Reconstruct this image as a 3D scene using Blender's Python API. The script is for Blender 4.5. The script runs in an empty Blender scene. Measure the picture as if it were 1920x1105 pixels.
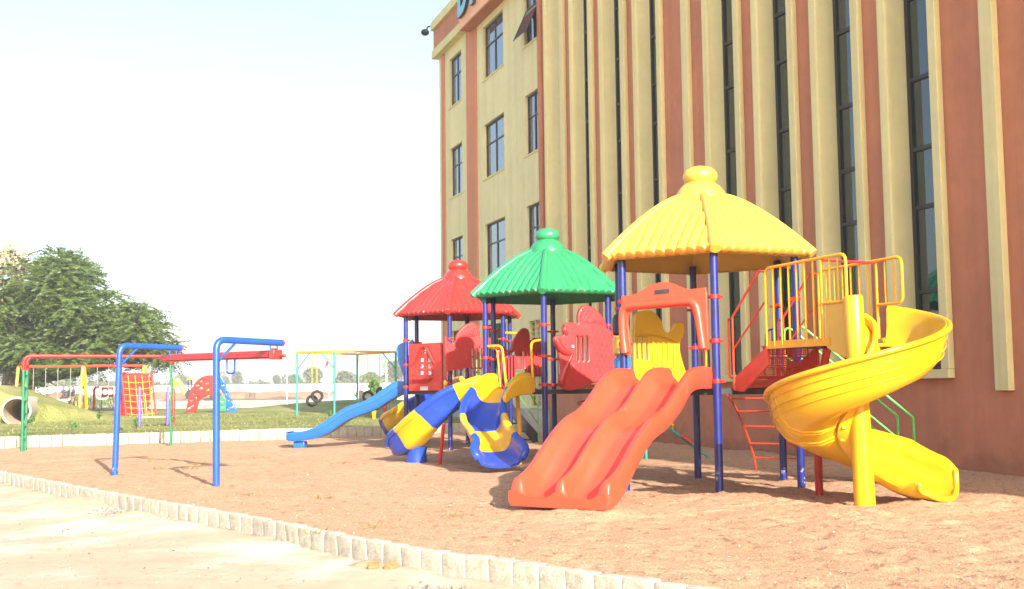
import bpy, bmesh, math, random
from mathutils import Vector, Matrix, noise
random.seed(7)
R_ = math.radians
sc = bpy.context.scene
col = sc.collection

# ------------------------------------------------------------------ camera
CAMZ = 1.5
F_PX, PITCH, ROLL = 2160.0, 0.081, -0.012
cd = bpy.data.cameras.new('camera')
cd.sensor_width = 36.0
cd.lens = 36.0 * F_PX / 1920.0
cd.clip_start = 0.1
cd.clip_end = 9000
cam = bpy.data.objects.new('camera', cd)
col.objects.link(cam)
cF = Vector((0, math.cos(PITCH), math.sin(PITCH)))
_r = Vector((1, 0, 0)); _u = _r.cross(cF)
cR = _r * math.cos(ROLL) + _u * math.sin(ROLL)
cU = _u * math.cos(ROLL) - _r * math.sin(ROLL)
cam.matrix_world = Matrix(((cR.x, cU.x, -cF.x, 0), (cR.y, cU.y, -cF.y, 0), (cR.z, cU.z, -cF.z, CAMZ), (0, 0, 0, 1)))
cd.dof.use_dof = True
cd.dof.focus_distance = 18.0
cd.dof.aperture_fstop = 2.8
sc.camera = cam

# ------------------------------------------------------------------ light
SUN_AZ, SUN_EL = 156.0, 23.8       # azimuth from +Y towards +X
w = bpy.data.worlds.new('World'); sc.world = w; w.use_nodes = True
wn = w.node_tree.nodes; wl = w.node_tree.links
sky = wn.new('ShaderNodeTexSky'); sky.sky_type = 'NISHITA'; sky.sun_disc = False
sky.sun_elevation = R_(SUN_EL); sky.sun_rotation = R_(SUN_AZ)
sky.air_density = 1.0; sky.dust_density = 2.6; sky.ozone_density = 1.0
wl.new(sky.outputs[0], wn['Background'].inputs[0])
wn['Background'].inputs[1].default_value = 0.14
sl = bpy.data.lights.new('sun', 'SUN'); sl.energy = 5.0; sl.angle = R_(0.5); sl.color = (1.0, 0.94, 0.86)
so = bpy.data.objects.new('sun', sl); col.objects.link(so)
sdir = Vector((math.sin(R_(SUN_AZ)) * math.cos(R_(SUN_EL)), math.cos(R_(SUN_AZ)) * math.cos(R_(SUN_EL)), math.sin(R_(SUN_EL))))
so.rotation_euler = sdir.to_track_quat('Z', 'Y').to_euler()
sc.view_settings.view_transform = 'Standard'
sc.view_settings.look = 'None'
sc.view_settings.exposure = 1.43
sc.view_settings.gamma = 1.0

# ------------------------------------------------------------------ pixel helpers (photo pixels -> points at a chosen real distance)
def ray(x, y):
    return cF + cR * ((x - 960) / F_PX) - cU * ((y - 552.5) / F_PX)
def at(x, y, Y):
    d = ray(x, y); return Vector((0, 0, CAMZ)) + d * (Y / d.y)
def gp(x, y, z=0.0):
    d = ray(x, y); return Vector((0, 0, CAMZ)) + d * ((z - CAMZ) / d.z)
def tr(P, ang, pix):
    a = R_(ang); e = Vector((math.cos(a), math.sin(a), 0)); n = Vector((-math.sin(a), math.cos(a), 0))
    P = Vector(P); o = Vector((0, 0, CAMZ)); out = []
    for x, y in pix:
        d = ray(x, y); q = o + d * ((P - o).dot(n) / d.dot(n))
        out.append(((q - P).dot(e), q.z))
    return out

# ------------------------------------------------------------------ materials
def mat(name, color, rough=0.6, bump=0.0, bscale=30, var=0.0, vscale=3.0, coat=0.0, metal=0.0, color2=None, detail=4, spec=0.5, bdist=0.02, weather=0.0, ior=1.5):
    m = bpy.data.materials.new(name); m.use_nodes = True
    nt = m.node_tree; N = nt.nodes; L = nt.links; b = N['Principled BSDF']
    b.inputs['Base Color'].default_value = (*color, 1)
    b.inputs['Roughness'].default_value = rough
    b.inputs['Metallic'].default_value = metal
    b.inputs['Coat Weight'].default_value = coat
    b.inputs['IOR'].default_value = ior
    tc = N.new('ShaderNodeTexCoord')
    geo = N.new('ShaderNodeNewGeometry')
    if var > 0 or color2:
        n = N.new('ShaderNodeTexNoise'); n.inputs['Scale'].default_value = vscale; n.inputs['Detail'].default_value = detail
        n.inputs['Roughness'].default_value = 0.65
        L.new(geo.outputs['Position'], n.inputs['Vector'])
        rp = N.new('ShaderNodeValToRGB'); rp.color_ramp.elements[0].position = 0.35; rp.color_ramp.elements[1].position = 0.68
        c2 = color2 if color2 else tuple(min(1, c * (1 + var)) for c in color)
        c1 = color if color2 else tuple(c * (1 - var) for c in color)
        rp.color_ramp.elements[0].color = (*c1, 1); rp.color_ramp.elements[1].color = (*c2, 1)
        L.new(n.outputs['Fac'], rp.inputs['Fac'])
        out = rp.outputs[0]
        if weather > 0:
            n3 = N.new('ShaderNodeTexNoise'); n3.inputs['Scale'].default_value = vscale * 7; n3.inputs['Detail'].default_value = 6
            L.new(geo.outputs['Position'], n3.inputs['Vector'])
            mx = N.new('ShaderNodeMixRGB'); mx.blend_type = 'MULTIPLY'
            mr = N.new('ShaderNodeMapRange'); mr.inputs[1].default_value = .35; mr.inputs[2].default_value = .7
            mr.inputs[3].default_value = 1 - weather; mr.inputs[4].default_value = 1.0
            L.new(n3.outputs['Fac'], mr.inputs[0]); mx.inputs[0].default_value = 1.0
            L.new(out, mx.inputs[1]); L.new(mr.outputs[0], mx.inputs[2]); out = mx.outputs[0]
        L.new(out, b.inputs['Base Color'])
    if bump > 0:
        n2 = N.new('ShaderNodeTexNoise'); n2.inputs['Scale'].default_value = bscale; n2.inputs['Detail'].default_value = 5
        L.new(geo.outputs['Position'], n2.inputs['Vector'])
        bp = N.new('ShaderNodeBump'); bp.inputs['Strength'].default_value = bump; bp.inputs['Distance'].default_value = bdist
        L.new(n2.outputs['Fac'], bp.inputs['Height']); L.new(bp.outputs[0], b.inputs['Normal'])
    return m

def plastic(name, c, rough=0.3, var=0.06):
    m = mat(name, c, rough, 0.05, 60, var, 2.5, coat=0.25)
    nt = m.node_tree; N = nt.nodes; L = nt.links; b = N['Principled BSDF']
    n = N.new('ShaderNodeTexNoise'); n.inputs['Scale'].default_value = 9; n.inputs['Detail'].default_value = 6
    geo = N.new('ShaderNodeNewGeometry'); L.new(geo.outputs['Position'], n.inputs['Vector'])
    mr = N.new('ShaderNodeMapRange'); mr.inputs[3].default_value = rough * .75; mr.inputs[4].default_value = rough * 1.5
    L.new(n.outputs['Fac'], mr.inputs[0]); L.new(mr.outputs[0], b.inputs['Roughness'])
    return m

M = {}
def weather_wall(m, base=True):
    nt = m.node_tree; N = nt.nodes; L = nt.links; b = N['Principled BSDF']; lk = b.inputs['Base Color'].links[0]; src = lk.from_socket
    geo = N.new('ShaderNodeNewGeometry'); mp = N.new('ShaderNodeMapping'); mp.inputs['Scale'].default_value = (3.2, 3.2, .10)
    L.new(geo.outputs['Position'], mp.inputs[0]); n = N.new('ShaderNodeTexNoise'); n.inputs['Scale'].default_value = 1.0; n.inputs['Detail'].default_value = 6
    L.new(mp.outputs[0], n.inputs['Vector']); mr = N.new('ShaderNodeMapRange'); mr.inputs[1].default_value = .38; mr.inputs[2].default_value = .58; mr.inputs[3].default_value = .93; mr.inputs[4].default_value = 1.02
    L.new(n.outputs['Fac'], mr.inputs[0]); mx = N.new('ShaderNodeMixRGB'); mx.blend_type = 'MULTIPLY'; mx.inputs[0].default_value = 1
    L.new(src, mx.inputs[1]); L.new(mr.outputs[0], mx.inputs[2]); out = mx.outputs[0]
    if base:     # splash stains with an uneven upper edge along the foot of the wall
        sp_ = N.new('ShaderNodeSeparateXYZ'); L.new(geo.outputs['Position'], sp_.inputs[0])
        n2 = N.new('ShaderNodeTexNoise'); n2.inputs['Scale'].default_value = 1.6; n2.inputs['Detail'].default_value = 7; L.new(geo.outputs['Position'], n2.inputs['Vector'])
        ma = N.new('ShaderNodeMath'); ma.operation = 'MULTIPLY_ADD'; ma.inputs[1].default_value = -1.5; L.new(n2.outputs['Fac'], ma.inputs[0]); L.new(sp_.outputs['Z'], ma.inputs[2])
        m3 = N.new('ShaderNodeMapRange'); m3.inputs[1].default_value = -.62; m3.inputs[2].default_value = -.35; m3.inputs[3].default_value = .74; m3.inputs[4].default_value = 1
        L.new(ma.outputs[0], m3.inputs[0]); m4 = N.new('ShaderNodeMixRGB'); m4.blend_type = 'MULTIPLY'; m4.inputs[0].default_value = 1
        L.new(out, m4.inputs[1]); L.new(m3.outputs[0], m4.inputs[2]); out = m4.outputs[0]
    L.new(out, b.inputs['Base Color'])
def worn(m, tint=(.45, .38, .30), lo=.60, hi=.74, amt=.45, scale=3.0, zmax=None):
    nt = m.node_tree; N = nt.nodes; L = nt.links; b = N['Principled BSDF']; inp = b.inputs['Base Color']
    geo = N.new('ShaderNodeNewGeometry'); n = N.new('ShaderNodeTexNoise'); n.inputs['Scale'].default_value = scale; n.inputs['Detail'].default_value = 9; n.inputs['Roughness'].default_value = .72
    L.new(geo.outputs['Position'], n.inputs['Vector']); mr = N.new('ShaderNodeMapRange'); mr.inputs[1].default_value = lo; mr.inputs[2].default_value = hi; mr.inputs[3].default_value = 0; mr.inputs[4].default_value = amt
    L.new(n.outputs['Fac'], mr.inputs[0]); f = mr.outputs[0]
    if zmax:
        sp_ = N.new('ShaderNodeSeparateXYZ'); L.new(geo.outputs['Position'], sp_.inputs[0]); m2 = N.new('ShaderNodeMapRange'); m2.inputs[1].default_value = zmax; m2.inputs[2].default_value = zmax * .6; m2.inputs[3].default_value = 0; m2.inputs[4].default_value = 1
        L.new(sp_.outputs['Z'], m2.inputs[0]); mm = N.new('ShaderNodeMath'); mm.operation = 'MULTIPLY'; L.new(f, mm.inputs[0]); L.new(m2.outputs[0], mm.inputs[1]); f = mm.outputs[0]
    mx = N.new('ShaderNodeMixRGB'); L.new(f, mx.inputs[0]); mx.inputs[2].default_value = (*tint, 1)
    if inp.links: L.new(inp.links[0].from_socket, mx.inputs[1])
    else: mx.inputs[1].default_value = inp.default_value[:]
    L.new(mx.outputs[0], inp)
M['red'] = plastic('red_plastic', (.54, .030, .022))
M['fishred'] = plastic('fish_red_plastic', (.46, .022, .022), .42)
M['coral'] = plastic('coral_plastic', (.68, .064, .028), .33)
M['yellow'] = plastic('yellow_plastic', (.66, .38, .006))
M['yellowroof'] = plastic('yellow_roof_plastic', (.66, .40, .05), .38)
M['green'] = plastic('green_plastic', (.028, .25, .095))
M['slideblue'] = plastic('blue_plastic', (.010, .105, .42))
M['royal'] = plastic('royal_blue_plastic', (.012, .055, .40))
M['lightblue'] = plastic('light_blue_plastic', (.02, .16, .50))
M['navy'] = mat('navy_powder_coat', (.009, .016, .15), .35, .03, 80, .25, 8, coat=.2)
M['swingblue'] = mat('swing_blue_paint', (.012, .075, .36), .35, .03, 80, .12, 5, coat=.2)
M['redpaint'] = mat('red_paint', (.48, .022, .018), .4, .03, 80, .12, 6)
M['orangepaint'] = mat('orange_red_paint', (.60, .055, .018), .4, .03, 80, .12, 6)
M['yellowpaint'] = mat('yellow_paint', (.75, .36, .006), .38, .03, 80, .08, 6)
M['greenpaint'] = mat('green_paint', (.02, .26, .06), .45, .03, 80, .12, 6)
M['darkgreenpaint'] = mat('deep_green_paint', (.015, .16, .07), .45, .03, 80, .12, 6)
M['limepaint'] = mat('lime_paint', (.09, .45, .09), .45)
M['teal'] = mat('teal_paint', (.03, .24, .20), .45)
M['purple'] = mat('purple_paint', (.12, .09, .38), .5)
M['deck'] = mat('deck_coating', (.035, .037, .042), .5, .1, 50, .3, 8)
M['black'] = mat('black_rubber', (.012, .012, .013), .6)
M['steel'] = mat('galvanised_steel', (.4, .4, .4), .4, metal=.8)
M['brickpaint'] = mat('terracotta_wall_paint', (.53, .20, .10), .85, .25, 90, .10, .55, weather=.08)
M['brickorange'] = mat('bright_terracotta_paint', (.60, .225, .11), .85, .25, 90, .06, .7, weather=.06)
M['cream'] = mat('cream_wall_paint', (.74, .65, .35), .85, .25, 90, .05, .5, weather=.06)
M['creamtrim'] = mat('cream_trim_paint', (.70, .615, .30), .8, .15, 90, .05, .7, weather=.05)
M['sign'] = mat('orange_sign_board', (.82, .38, .16), .5, 0, 1, .05, 1)
M['signteal'] = mat('teal_letter_face', (.12, .42, .52), .4)
M['signdark'] = mat('black_letter_return', (.015, .02, .025), .4)
M['frame'] = mat('dark_bronze_frame', (.035, .03, .028), .4, metal=.3)
M['glass'] = mat('dark_glass', (.010, .030, .036), .03, ior=1.75)
M['glassblue'] = mat('reflective_glass', (.03, .05, .08), .03, ior=2.3)
M['white'] = mat('white_paint', (.66, .63, .58), .6, .05, 40, .05, 2)
M['plinth'] = mat('grey_plinth_stone', (.30, .31, .31), .75, .2, 40, .15, 3)
M['concrete'] = mat('kerb_concrete', (.56, .50, .39), .85, .5, 120, .22, 9, weather=.35)
M['concrete2'] = mat('pale_block_concrete', (.46, .41, .32), .85, .4, 100, .16, 6, weather=.18)
M['bark'] = mat('bark', (.07, .05, .035), .9, .6, 25, .3, 4)
M['pipe'] = mat('pipe_concrete', (.42, .35, .24), .85, .3, 30, .15, 3)
M['skin'] = mat('skin', (.18, .09, .05), .6)
M['cloth'] = mat('dark_cloth', (.05, .055, .07), .8)
M['tarp'] = mat('pale_blue_sheet', (.35, .55, .75), .6)
M['wood'] = mat('worn_plank', (.42, .26, .18), .7, .2, 30, .15, 5)
M['jcb'] = mat('excavator_yellow', (.70, .36, .02), .45)
M['brickrubble'] = mat('orange_brick', (.62, .17, .06), .85, .5, 60, .15, 8)
M['stone'] = mat('grey_gravel_stone', (.22, .20, .17), .85, .4, 60, .5, 14)
M['palestone'] = mat('pale_pebble', (.50, .42, .31), .8)
M['mulch'] = mat('dark_debris', (.05, .045, .04), .9, .5, 20, .4, 3)

for k_ in ('brickpaint', 'cream', 'creamtrim', 'brickorange'): weather_wall(M[k_], k_ in ('brickpaint', 'cream'))
for k_ in ('red', 'fishred', 'coral', 'yellow', 'yellowroof', 'green'): worn(M[k_], amt=.22)
for k_ in ('slideblue', 'royal'): worn(M[k_], (.20, .25, .40), amt=.12)
worn(M['navy'], (.55, .52, .48), .57, .62, .7, 9, zmax=.36); worn(M['swingblue'], (.45, .45, .45), .58, .62, .6, 12, zmax=.25)
def leafmat(name, c1, c2, rough=.55):
    m = bpy.data.materials.new(name); m.use_nodes = True
    nt = m.node_tree; N = nt.nodes; L = nt.links; b = N['Principled BSDF']
    geo = N.new('ShaderNodeNewGeometry')
    rp = N.new('ShaderNodeValToRGB')
    rp.color_ramp.elements[0].color = (*c1, 1); rp.color_ramp.elements[1].color = (*c2, 1)
    L.new(geo.outputs['Random Per Island'], rp.inputs[0]); L.new(rp.outputs[0], b.inputs['Base Color'])
    b.inputs['Roughness'].default_value = rough
    tl = N.new('ShaderNodeBsdfTranslucent'); L.new(rp.outputs[0], tl.inputs[0])
    mx = N.new('ShaderNodeMixShader'); mx.inputs[0].default_value = .25
    L.new(b.outputs[0], mx.inputs[1]); L.new(tl.outputs[0], mx.inputs[2]); L.new(mx.outputs[0], N['Material Output'].inputs[0])
    return m
M['leaf'] = leafmat('feathery_leaf', (.032, .070, .011), (.115, .165, .028))
M['leaf2'] = leafmat('olive_leaf', (.08, .10, .04), (.17, .19, .08))
M['leaf3'] = leafmat('fresh_leaf', (.05, .12, .02), (.13, .25, .05))
M['dryleaf'] = leafmat('dry_blossom', (.40, .33, .18), (.62, .55, .36))
M['blade'] = leafmat('grass_blade', (.105, .135, .028), (.25, .235, .08))

# ------------------------------------------------------------------ mesh helpers
class MB:
    def __init__(s): s.v = []; s.f = []; s.m = []
    def add(s, vs, fs, mi=0):
        o = len(s.v); s.v += [tuple(p) for p in vs]
        s.f += [tuple(i + o for i in f) for f in fs]; s.m += [mi] * len(fs); return s
    def box(s, c, d, rz=0.0, mi=0, rot=None):
        hx, hy, hz = d[0] / 2, d[1] / 2, d[2] / 2
        mt = rot if rot is not None else Matrix.Rotation(rz, 3, 'Z')
        vs = [Vector(c) + mt @ Vector((x * hx, y * hy, z * hz)) for x in (-1, 1) for y in (-1, 1) for z in (-1, 1)]
        return s.add(vs, [(0, 1, 3, 2), (4, 6, 7, 5), (0, 4, 5, 1), (2, 3, 7, 6), (0, 2, 6, 4), (1, 5, 7, 3)], mi)
    def tube(s, pts, r, n=12, mi=0, cap=True):
        pts = [Vector(p) for p in pts]; k = len(pts)
        rs = r if isinstance(r, (list, tuple)) else [r] * k
        tg = [(pts[min(i + 1, k - 1)] - pts[max(i - 1, 0)]).normalized() for i in range(k)]
        a = Vector((0, 0, 1)) if abs(tg[0].z) < .9 else Vector((1, 0, 0))
        u = tg[0].cross(a).normalized(); rings = []
        for i in range(k):
            u = (u - tg[i] * u.dot(tg[i])).normalized(); v = tg[i].cross(u)
            rings.append([pts[i] + (u * math.cos(2 * math.pi * j / n) + v * math.sin(2 * math.pi * j / n)) * rs[i] for j in range(n)])
        vs = [p for rg in rings for p in rg]
        fs = [(i * n + j, i * n + (j + 1) % n, (i + 1) * n + (j + 1) % n, (i + 1) * n + j) for i in range(k - 1) for j in range(n)]
        if cap: fs += [tuple(range(n - 1, -1, -1)), tuple((k - 1) * n + j for j in range(n))]
        return s.add(vs, fs, mi)
    def lathe(s, prof, c, n=32, mi=0):
        vs = []; k = len(prof)
        for r, z in prof:
            vs += [(c[0] + r * math.cos(2 * math.pi * j / n), c[1] + r * math.sin(2 * math.pi * j / n), c[2] + z) for j in range(n)]
        fs = [(i * n + j, i * n + (j + 1) % n, (i + 1) * n + (j + 1) % n, (i + 1) * n + j) for i in range(k - 1) for j in range(n)]
        return s.add(vs, fs, mi)
    def loops(s, rings, cap=True, mi=0):
        n = len(rings[0]); k = len(rings)
        vs = [p for rg in rings for p in rg]
        fs = [(i * n + j, i * n + (j + 1) % n, (i + 1) * n + (j + 1) % n, (i + 1) * n + j) for i in range(k - 1) for j in range(n)]
        if cap: fs += [tuple(range(n - 1, -1, -1)), tuple((k - 1) * n + j for j in range(n))]
        return s.add(vs, fs, mi)
    def build(s, name, m, parent=None, smooth=35, bevel=0.0):
        me = bpy.data.meshes.new(name)
        off = Vector((0, 0, 0))
        p = parent
        while p is not None: off += p.location; p = p.parent
        me.from_pydata([(v[0] - off.x, v[1] - off.y, v[2] - off.z) for v in s.v], [], s.f)
        ms = m if isinstance(m, (list, tuple)) else [m]
        for q in ms: me.materials.append(M[q] if isinstance(q, str) else q)
        if len(ms) > 1: me.polygons.foreach_set('material_index', s.m)
        bm = bmesh.new(); bm.from_mesh(me); bmesh.ops.recalc_face_normals(bm, faces=bm.faces)
        bm.to_mesh(me); bm.free()
        if smooth:
            me.polygons.foreach_set('use_smooth', [True] * len(me.polygons))
            me.set_sharp_from_angle(angle=R_(smooth))
        o = bpy.data.objects.new(name, me); col.objects.link(o)
        if parent is not None: o.parent = parent
        if bevel > 0:
            bv = o.modifiers.new('bevel', 'BEVEL'); bv.width = bevel; bv.segments = 2; bv.limit_method = 'ANGLE'
        return o

def rootof(o, loc):      # a root mesh built in world coordinates gets its origin at its base
    loc = Vector(loc); o.data.transform(Matrix.Translation(-loc)); o.location = loc; return o
def empty(name, loc, label, cat, group=None):
    o = bpy.data.objects.new(name, None); o.location = loc; o.empty_display_size = .3; col.objects.link(o)
    return tag(o, label, cat, group)
def tag(o, label, cat, group=None, kind=None):
    if label: o['label'] = label
    if cat: o['category'] = cat
    if group: o['group'] = group
    if kind: o['kind'] = kind
    return o
def setting(o, kind='structure'):
    o['kind'] = kind; return o

def fillet(pts, r, n=6):
    pts = [Vector(p) for p in pts]; out = [pts[0]]
    for i in range(1, len(pts) - 1):
        a, b, c = pts[i - 1], pts[i], pts[i + 1]
        d1 = (a - b); d2 = (c - b); l1, l2 = d1.length, d2.length; d1.normalize(); d2.normalize()
        ang = d1.angle(d2)
        if ang > 3.1: out.append(b); continue
        t = min(r / math.tan(ang / 2), l1 * .49, l2 * .49)
        p0 = b + d1 * t; p1 = b + d2 * t
        for k in range(n + 1):
            q = k / n; out.append(p0 * (1 - q) ** 2 + b * 2 * q * (1 - q) + p1 * q * q)
    out.append(pts[-1]); return out
def cr(pts, n=8, closed=False):
    P = [Vector(p) for p in pts]; k = len(P); out = []
    rng = range(k) if closed else range(k - 1)
    for i in rng:
        if closed: a, b, c, d = P[(i - 1) % k], P[i], P[(i + 1) % k], P[(i + 2) % k]
        else: a, b, c, d = P[max(i - 1, 0)], P[i], P[i + 1], P[min(i + 2, k - 1)]
        for j in range(n):
            t = j / n
            out.append(.5 * ((2 * b) + (c - a) * t + (2 * a - 5 * b + 4 * c - d) * t * t + (3 * b - a - 3 * c + d) * t ** 3))
    if not closed: out.append(P[-1])
    return out
def ribbon(poly, th):
    P = [Vector((a, b, 0)) for a, b in poly]; k = len(P); ths = th if isinstance(th, list) else [th] * k
    L, Rr = [], []
    for i in range(k):
        t = (P[min(i + 1, k - 1)] - P[max(i - 1, 0)]).normalized(); n = Vector((-t.y, t.x, 0))
        L.append(P[i] + n * ths[i] / 2); Rr.append(P[i] - n * ths[i] / 2)
    t0 = (P[0] - P[1]).normalized() * ths[0] * .45; t1 = (P[-1] - P[-2]).normalized() * ths[-1] * .45
    lp = [L[0] + t0 * .0] + L[1:] + [P[-1] + t1] + Rr[::-1] + [P[0] + t0]
    return [(p.x, p.y) for p in lp]

def curve_panel(outline, holes, thick, bevel):
    cu = bpy.data.curves.new('tmp', 'CURVE'); cu.dimensions = '2D'; cu.fill_mode = 'BOTH'
    cu.extrude = max(thick / 2 - bevel, .001); cu.bevel_depth = bevel; cu.bevel_resolution = 2; cu.offset = -bevel
    for lp in [outline] + holes:
        sp = cu.splines.new('POLY'); sp.points.add(len(lp) - 1)
        for i, p in enumerate(lp): sp.points[i].co = (p[0], p[1], 0, 1)
        sp.use_cyclic_u = True
    ob = bpy.data.objects.new('tmp', cu); col.objects.link(ob)
    dg = bpy.context.evaluated_depsgraph_get(); me = bpy.data.meshes.new_from_object(ob.evaluated_get(dg))
    vs = [v.co.copy() for v in me.vertices]; fs = [tuple(p.vertices) for p in me.polygons]
    bpy.data.objects.remove(ob); bpy.data.curves.remove(cu); bpy.data.meshes.remove(me)
    return vs, fs
def panel(mb, P, ang, outline, holes=(), thick=.05, bevel=.012, off=0.0, mi=0):
    """flat thick panel standing in the vertical plane through P along heading ang; off shifts it sideways"""
    a = R_(ang); e = Vector((math.cos(a), math.sin(a), 0)); n = Vector((math.sin(a), -math.cos(a), 0))
    vs, fs = curve_panel(list(outline), [list(h) for h in holes], thick, bevel)
    P = Vector((P[0], P[1], 0))
    mb.add([P + e * v.x + Vector((0, 0, v.y)) + n * (off + v.z) for v in vs], fs, mi)
def pln(P, ang, s, z, off=0.0):
    a = R_(ang); return Vector((P[0] + math.cos(a) * s + math.sin(a) * off, P[1] + math.sin(a) * s - math.cos(a) * off, z))
def rect(s0, z0, s1, z1): return [(s0, z0), (s1, z0), (s1, z1), (s0, z1)]

# ------------------------------------------------------------------ ground and setting
def kerb_line():
    pts = [gp(x, y) for x, y in [(0, 888), (120, 910), (260, 937), (380, 960), (480, 975), (625, 1001), (725, 1024), (850, 1044), (960, 1059), (1160, 1087), (1260, 1102)]]
    pts = [Vector((p.x, p.y, 0)) for p in pts]
    d0 = (pts[0] - pts[1]).normalized(); d1 = (pts[-1] - pts[-2]).normalized()
    pts = [pts[0] + d0 * 9, pts[0] + d0 * 4] + pts[::2] + [pts[-1] + d1 * 2, pts[-1] + d1 * 5]
    return cr(pts, 10)
KL = kerb_line()
RL = cr([(-24, 26.3, 0), (-18.5, 29.6, 0), (-14.6, 31.9, 0), (-10.5, 34.2, 0), (-7.07, 36.3, 0), (-3.64, 38.6, 0), (0, 41.0, 0), (1.0, 41.7, 0), (2.2, 42.5, 0)], 10)
def side(line, x, y):
    best = 1e9; sg = 0
    for i in range(len(line) - 1):
        a, b = line[i], line[i + 1]; dx, dy = b.x - a.x, b.y - a.y
        t = max(0, min(1, ((x - a.x) * dx + (y - a.y) * dy) / (dx * dx + dy * dy)))
        px, py = a.x + dx * t - x, a.y + dy * t - y; d = px * px + py * py
        if d < best: best = d; sg = dx * (y - a.y) - dy * (x - a.x)
    return math.copysign(math.sqrt(best), sg)      # positive: left of the line's direction

FA = .34
FP = Vector((7.945, 19.556, 0)); FU = Vector((-math.sin(FA), math.cos(FA), 0)); FN = Vector((-math.cos(FA), -math.sin(FA), 0))
def fp(t, z, n=0.0): p = FP + FU * t + FN * n; return Vector((p.x, p.y, z))

# sand mounds where feet and slides have pushed the sand about
MOUNDS = [(4.9, 14.0, .10, .5), (5.9, 14.6, .08, .6), (.6, 13.7, .06, .5), (3.9, 13.4, .06, .7), (2.8, 15.6, .05, .6), (1.3, 13.6, .07, .4), (6.3, 16.5, .06, .9), (.0, 20.2, .05, .4), (-5.8, 31.4, .06, .6)]
_dr = random.Random(11); DENT = {}
for _k in range(420):
    _y = 8.6 + 9.5 * _dr.random() ** 1.3; _x = _dr.uniform(-.6, .46 * _y); _r = _dr.uniform(.06, .13); _d = _dr.uniform(.008, .022); _a = _dr.uniform(0, 3.14)
    for _i in (-1, 0, 1):
        for _j in (-1, 0, 1): DENT.setdefault((int(_x // .4) + _i, int(_y // .4) + _j), []).append((_x, _y, _r, _d, math.cos(_a), math.sin(_a)))
def sand_h(x, y):
    v = Vector((x, y, 0))
    h = .035 * noise.noise(v * .5) + .022 * noise.noise(v * 1.7 + Vector((5, 0, 0))) + .014 * noise.noise(v * 4.1)
    near = max(0, min(1, (x + 3) / 6)) * max(0, min(1, (24 - y) / 8))
    q = noise.noise(v * 6.5 + Vector((0, 9, 0)))
    h += near * (.026 * q + .018 * noise.noise(v * 12)) + .006 * noise.noise(v * 9)
    for dx_, dy_, r_, d_, ca, sa in DENT.get((int(x // .4), int(y // .4)), ()):
        u_ = ((x - dx_) * ca + (y - dy_) * sa) / (r_ * 1.6); w_ = (-(x - dx_) * sa + (y - dy_) * ca) / r_; q_ = u_ * u_ + w_ * w_
        if q_ < 4: h += -d_ * math.exp(-q_ * 1.6) + d_ * .5 * math.exp(-(math.sqrt(q_) - 1.35) ** 2 * 7)
    for mx, my, mh, mr in MOUNDS:
        d2 = ((x - mx) ** 2 + (y - my) ** 2) / (mr * mr)
        if d2 < 9: h += mh * math.exp(-d2)
    return h
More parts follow.
